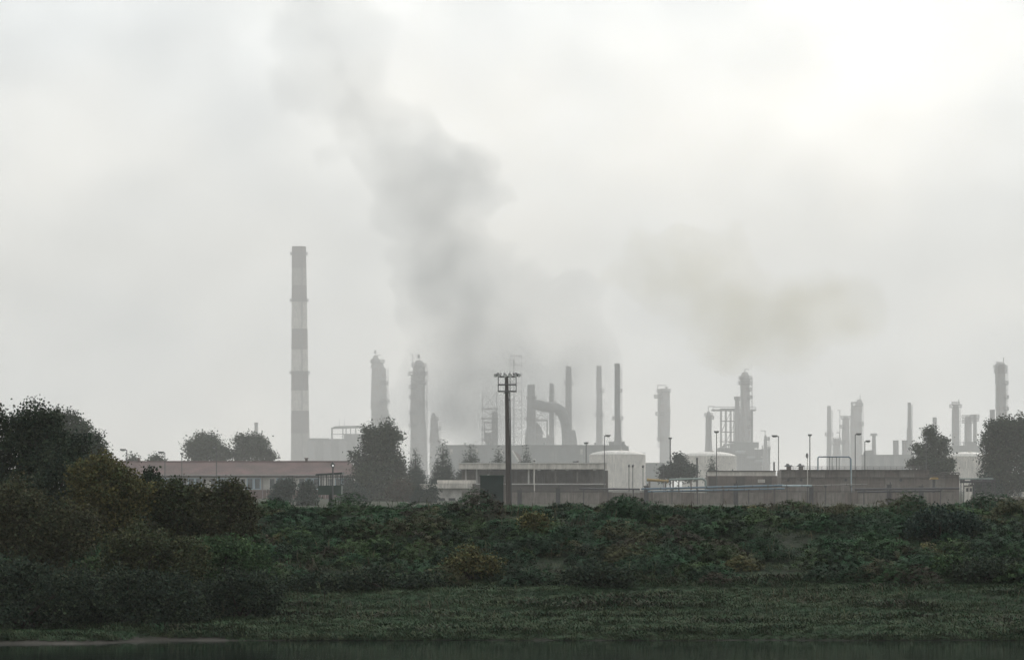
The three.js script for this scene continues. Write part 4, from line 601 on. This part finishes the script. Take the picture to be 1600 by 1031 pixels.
tree('shrub', 'green rounded shrub below the olive brown twiggy shrub', 'shrub', 98, 350, [[345, 880, 46, 30], [392, 885, 32, 28], [320, 890, 40, 26]], 9000, 0.046, 'green', 50, { shrub: true });
tree('shrub', 'blackish waterside bush at the far left over the mud strip', 'bush', 88.5, 40, [[40, 930, 76, 42], [-30, 930, 60, 48], [110, 940, 60, 36], [60, 960, 90, 30]], 17000, 0.042, 'dark', 51, { shrub: true });
tree('shrub', 'blackish waterside bush over the right end of the mud strip', 'bush', 89.5, 215, [[210, 935, 64, 36], [270, 940, 54, 34], [160, 950, 50, 30], [235, 960, 80, 24]], 14000, 0.042, 'dark', 52, { shrub: true });
tree('shrub', 'blackish rounded bush ending the waterside thicket at its right', 'bush', 91.5, 370, [[365, 930, 50, 30], [412, 938, 34, 26], [335, 945, 44, 26]], 11000, 0.042, 'dark', 53, { shrub: true });
// bushes that stand out on the bank
for (const [lab, D, px, lobes, n, tone] of [
  ['yellow green bush low in the middle of the bank', 99.5, 735, [[735, 882, 34, 15], [760, 886, 22, 12], [712, 890, 22, 11]], 3800, 'yellow'],
  ['dark low bush right of the yellow green bush', 97.6, 930, [[930, 904, 38, 15], [965, 908, 26, 12], [900, 910, 24, 11]], 4200, 'dark'],
  ['dark low bush row left of the yellow green bush', 97.4, 610, [[590, 914, 44, 16], [650, 914, 40, 15], [540, 918, 34, 13]], 5200, 'dark'],
  ['blackish bush at the left foot of the bank', 97, 486, [[486, 924, 34, 17], [512, 930, 20, 13], [460, 926, 22, 15]], 3600, 'dark'],
  ['dark low bush right of the bright green patch', 99, 1545, [[1540, 890, 40, 16], [1580, 892, 34, 16], [1510, 896, 22, 11]], 4200, 'dark'],
  ['bright green grassy clump on the right of the bank', 99.6, 1484, [[1484, 887, 28, 9], [1505, 884, 18, 8]], 2600, 'green'],
  ['dark rounded bush at the upper right of the bank', 106, 1470, [[1470, 815, 40, 18], [1440, 822, 26, 14], [1500, 822, 28, 14]], 4200, 'fir'],
  ['yellowish small bush high on the bank right of centre', 106, 830, [[830, 818, 16, 8], [845, 822, 12, 7]], 1500, 'yellow'],
]) tree('bank_bush', lab, 'bush', D, px, lobes, n, 0.05, tone, 60 + px, { shrub: true, trunk: 0.03, group: 'bushes on the bank' });

// ------------------------------------------------------------------ what covers the bank
function sprigGeometry(seed, n, len, wid, upright) {
  const r = rng(seed), pos = [];
  for (let i = 0; i < n; i++) {
    const a = r() * 6.283, tilt = upright * (0.35 + 0.6 * r()), l = len * (0.6 + 0.7 * r()), w = wid * (0.7 + 0.6 * r()), ox = (r() - 0.5) * len * 0.9, oz = (r() - 0.5) * len * 0.9, oy = r() * len * (upright > 0.7 ? 0.1 : 0.7);
    const dx = Math.cos(a) * (1 - tilt * 0.8), dz = Math.sin(a) * (1 - tilt * 0.8), sx = -Math.sin(a), sz = Math.cos(a), P = (t, s, b) => [ox + dx * l * t + sx * w * s, oy + tilt * l * t * (1 - 0.25 * t) - b, oz + dz * l * t + sz * w * s];
    const a0 = P(0, 0, 0), b0 = P(0.5, 0.5, 0.1 * w), b1 = P(0.5, -0.5, 0.1 * w), c0 = P(1, 0, 0.15 * l);
    pos.push(...a0, ...b0, ...b1, ...b0, ...c0, ...b1);
  }
  const g = new THREE.BufferGeometry(); g.setAttribute('position', new THREE.Float32BufferAttribute(pos, 3)); g.computeVertexNormals(); return g;
}
const dummy = new THREE.Object3D(), tint = new THREE.Color();
function scatter(name, label, category, geo, spots) {
  const o = new THREE.InstancedMesh(geo, sprigMat, spots.length); o.name = name; o.castShadow = o.receiveShadow = true;
  spots.forEach(([x, y, z, s, a, tx, tz, c], i) => { dummy.position.set(x, y, z).multiplyScalar(NEAR); dummy.rotation.set(tx, a, tz); dummy.scale.setScalar(s * NEAR); dummy.updateMatrix(); o.setMatrixAt(i, dummy.matrix); o.setColorAt(i, tint.setRGB(...c)); });
  return stuff(o, label, category);
}
{
  const r = rng(901), spots = [], fine = [], weeds = [[0.020, 0.054, 0.025], [0.030, 0.066, 0.028], [0.019, 0.042, 0.023], [0.042, 0.072, 0.028], [0.058, 0.060, 0.030], [0.046, 0.042, 0.029], [0.085, 0.080, 0.033]];
  for (let m = 0; m < 1500; m++) {                       // mounds of bramble and weed
    const D = 98 + Math.pow(r(), 0.8) * 21, x = (r() - 0.5) * (D / 100) * 44, n = perlin.noise(x * 0.16 + 9, D * 0.3, 1), R = 0.28 + 0.5 * r() + 0.25 * Math.max(0, n), hh = R * (0.55 + 0.35 * r()) * (D > 108 ? (perlin.noise(x * 0.45, 3, 7) > 0.12 ? 1.15 : 0.5) : 1), y = bankY(x, D);
    const c = weeds[clamp(Math.floor(r() * 4 + (n + perlin.noise(x * 0.5, D * 0.8, 6)) * 4), 0, 6)], k = 0.7 + 0.6 * r();
    const small = r() < 0.5, list = small ? fine : spots;
    for (let i = 0, e = Math.round((small ? 190 : 105) * R / 0.5 * R / 0.5); i < e; i++) { const a = r() * 6.283, q = Math.sqrt(r()), v = 0.45 + 1.1 * r(); list.push([x + Math.cos(a) * q * R, y + hh * (1 - q * q) * (0.5 + 0.5 * r()) - 0.02, -D + Math.sin(a) * q * R, 0.7 + 0.7 * r(), r() * 6.283, (r() - 0.5) * 0.9, (r() - 0.5) * 0.9, c.map((t) => t * k * v)]); }
  }
  scatter('weed_thicket', 'dark thicket of weeds and brambles covering the bank', 'weeds', sprigGeometry(7, 10, 0.085, 0.036, 0.5), spots);
  scatter('bramble_thicket', 'fine leaved scrub mixed into the weeds on the bank', 'scrub', sprigGeometry(23, 11, 0.07, 0.017, 0.7), fine);
}
{
  const r = rng(77), spots = [], tones = [[0.034, 0.068, 0.034], [0.052, 0.086, 0.046], [0.054, 0.068, 0.035], [0.024, 0.052, 0.027], [0.042, 0.042, 0.028]];
  for (let i = 0; i < 240000; i++) {
    const D = 83.0 + (i % 4 ? 16.5 * r() : 35 * r()), x = (r() - 0.5) * (D / 100) * 46, y = bankY(x, D); if (y < (x < -6.5 ? 0.04 + 0.05 * r() : 0.0)) continue;
    const n = perlin.noise(x * 0.22, D * 0.9, 3) + 0.5 * perlin.noise(x * 0.9, D * 2, 8), tall = clamp(0.85 + n, 0.55, 1.6), c = tones[clamp(Math.floor(2 + n * 3 + (r() - 0.5) * 2.4), 0, 4)], v = 0.7 + 0.6 * r();
    spots.push([x, y - 0.02, -D, tall * (0.7 + 0.6 * r()) * (D > 97 ? 0.9 : 1.05), r() * 6.283, (r() - 0.5) * 0.5, (r() - 0.5) * 0.5, c.map((t) => t * v)]);
  }
  scatter('bank_grass', 'rough dark grass on the strip along the river', 'grass', sprigGeometry(3, 12, 0.2, 0.017, 0.75), spots);
}

{
  const r = rng(441), spots = [], tones = [[0.085, 0.075, 0.046], [0.06, 0.055, 0.036], [0.07, 0.078, 0.042], [0.045, 0.06, 0.034]];
  for (let p = 0; p < 110; p++) {
    const D = 88.5 + 27 * r(), x = (r() - 0.5) * (D / 100) * 44, R = 0.4 + 1.2 * r(), c = tones[Math.floor(r() * 4)];
    for (let i = 0, e = 12 + 40 * r(); i < e; i++) { const px = x + gauss(r) * R, pd = D + gauss(r) * R * 0.5, y = bankY(px, pd), v = 0.6 + 0.8 * r(); if (y > 0.25) spots.push([px, y, -pd, 0.7 + 0.9 * r(), r() * 6.283, (r() - 0.5) * 0.3, (r() - 0.5) * 0.3, c.map((t) => t * v)]); }
  }
  scatter('dry_stalks', 'dry upright weed stalks standing out of the bank', 'weeds', sprigGeometry(19, 6, 0.42, 0.016, 0.98), spots);
}

// ------------------------------------------------------------------ smoke: bodies of sooty air, one inside the other, that dim the light by their thickness
function smoke(label, seed, res, layers, depth, blobs, tone) {
  const D = blobs[0][5], u = D / F, reach = 2.6;
  const x0 = Math.min(...blobs.map((b) => b[0] - reach * b[2])), x1 = Math.max(...blobs.map((b) => b[0] + reach * b[2])), y0 = Math.min(...blobs.map((b) => b[1] - reach * b[3])), y1 = Math.max(...blobs.map((b) => b[1] + reach * b[3])), zz = reach * Math.max(...blobs.map((b) => b[6]));
  const mc = new MarchingCubes(res, new THREE.MeshStandardMaterial(), false, false, 600000), half = res / 2, gs = [];
  let peak = 0;
  for (let k = 0; k < res; k++) for (let j = 0; j < res; j++) for (let i = 0; i < res; i++) {
    const px = lerp(x0, x1, i / res), py = lerp(y1, y0, j / res), z = lerp(-zz, zz, k / res); let d = 0;
    const wx = 80 * fbm(px * 0.012 + seed, py * 0.012, z * 0.004, 4), wy = 80 * fbm(px * 0.012, py * 0.012 + seed, z * 0.004 + 9, 4);
    for (const b of blobs) { const q = ((px + wx - b[0]) / b[2]) ** 2 + ((py + wy - b[1]) / b[3]) ** 2 + (z / b[6]) ** 2; if (q < 14) d += b[4] * Math.exp(-q / 2); }
    d *= clamp(1 + 0.9 * fbm(px * 0.02 + seed, py * 0.02, z * 0.006, 4), 0.1, 2);
    const edge = Math.min(i, j, k, res - 1 - i, res - 1 - j, res - 1 - k) / 6; d *= Math.min(1, edge);
    mc.field[i + j * res + k * res * res] = d; peak = Math.max(peak, d);
  }
  for (let l = 0; l < layers; l++) {
    mc.isolation = peak * 0.86 * (l + 0.4) / layers; mc.update();
    const p = mc.positionArray.slice(0, mc.count * 3);
    for (let v = 0; v < mc.count; v++) {
      const i = p[3 * v] * half + half, j = p[3 * v + 1] * half + half, k = p[3 * v + 2] * half + half;
      p[3 * v] = X(lerp(x0, x1, i / res), D); p[3 * v + 1] = Y(lerp(y1, y0, j / res), D); p[3 * v + 2] = lerp(-zz, zz, k / res) * u - D;
    }
    const g = new THREE.BufferGeometry(); g.setAttribute('position', new THREE.BufferAttribute(p, 3)); gs.push(mergeVertices(g, 1e-3));
    gs[l].computeVertexNormals();
  }
  const name = numbered('smoke_plume'), o = new THREE.Group(); o.name = name;
  gs.forEach((g) => {
    const m = new THREE.MeshPhysicalMaterial({ transmission: 1, ior: 1, roughness: 0, thickness: 1, specularIntensity: 0, attenuationDistance: depth, side: THREE.DoubleSide }); m.color.setRGB(1, 1, 1); m.attenuationColor.setRGB(...tone);
    const q = new THREE.Mesh(g, m); q.name = 'smoke_body'; o.add(q);
  });
  return stuff(o, label, 'smoke');
}
smoke('grey smoke rising from the furnaces and leaning to the upper left', 12.3, 100, 5, 250, [
  [765, 655, 62, 42, 0.55, 2080, 60], [745, 585, 58, 44, 0.56, 2080, 50], [735, 500, 54, 46, 0.52, 2080, 50], [705, 430, 44, 42, 0.42, 2080, 50], [672, 365, 42, 42, 0.45, 2080, 50], [690, 290, 54, 34, 0.42, 2080, 50], [640, 250, 44, 28, 0.32, 2080, 50], [730, 255, 36, 24, 0.26, 2080, 50],
  [570, 190, 56, 34, 0.3, 2080, 50], [525, 110, 56, 46, 0.24, 2080, 50], [500, 30, 60, 44, 0.2, 2080, 50], [695, 660, 56, 46, 0.32, 2080, 50],
  [905, 630, 42, 50, 0.42, 2080, 50], [865, 560, 46, 46, 0.26, 2080, 50], [850, 470, 50, 50, 0.16, 2080, 50], [835, 660, 50, 38, 0.42, 2080, 50]], [0.36, 0.375, 0.385]);
smoke('thin yellowish grey smoke band drifting over the cracker', 8.8, 72, 4, 520, [[1010, 425, 46, 34, 0.08, 2600, 40], [1080, 440, 56, 34, 0.16, 2600, 40], [1160, 490, 50, 30, 0.18, 2600, 40], [1170, 530, 58, 28, 0.2, 2600, 40], [1265, 490, 58, 34, 0.2, 2600, 40], [1320, 480, 40, 30, 0.1, 2600, 40], [1110, 400, 60, 30, 0.1, 2600, 40]], [0.36, 0.33, 0.22]);

renderer.render(scene, camera);
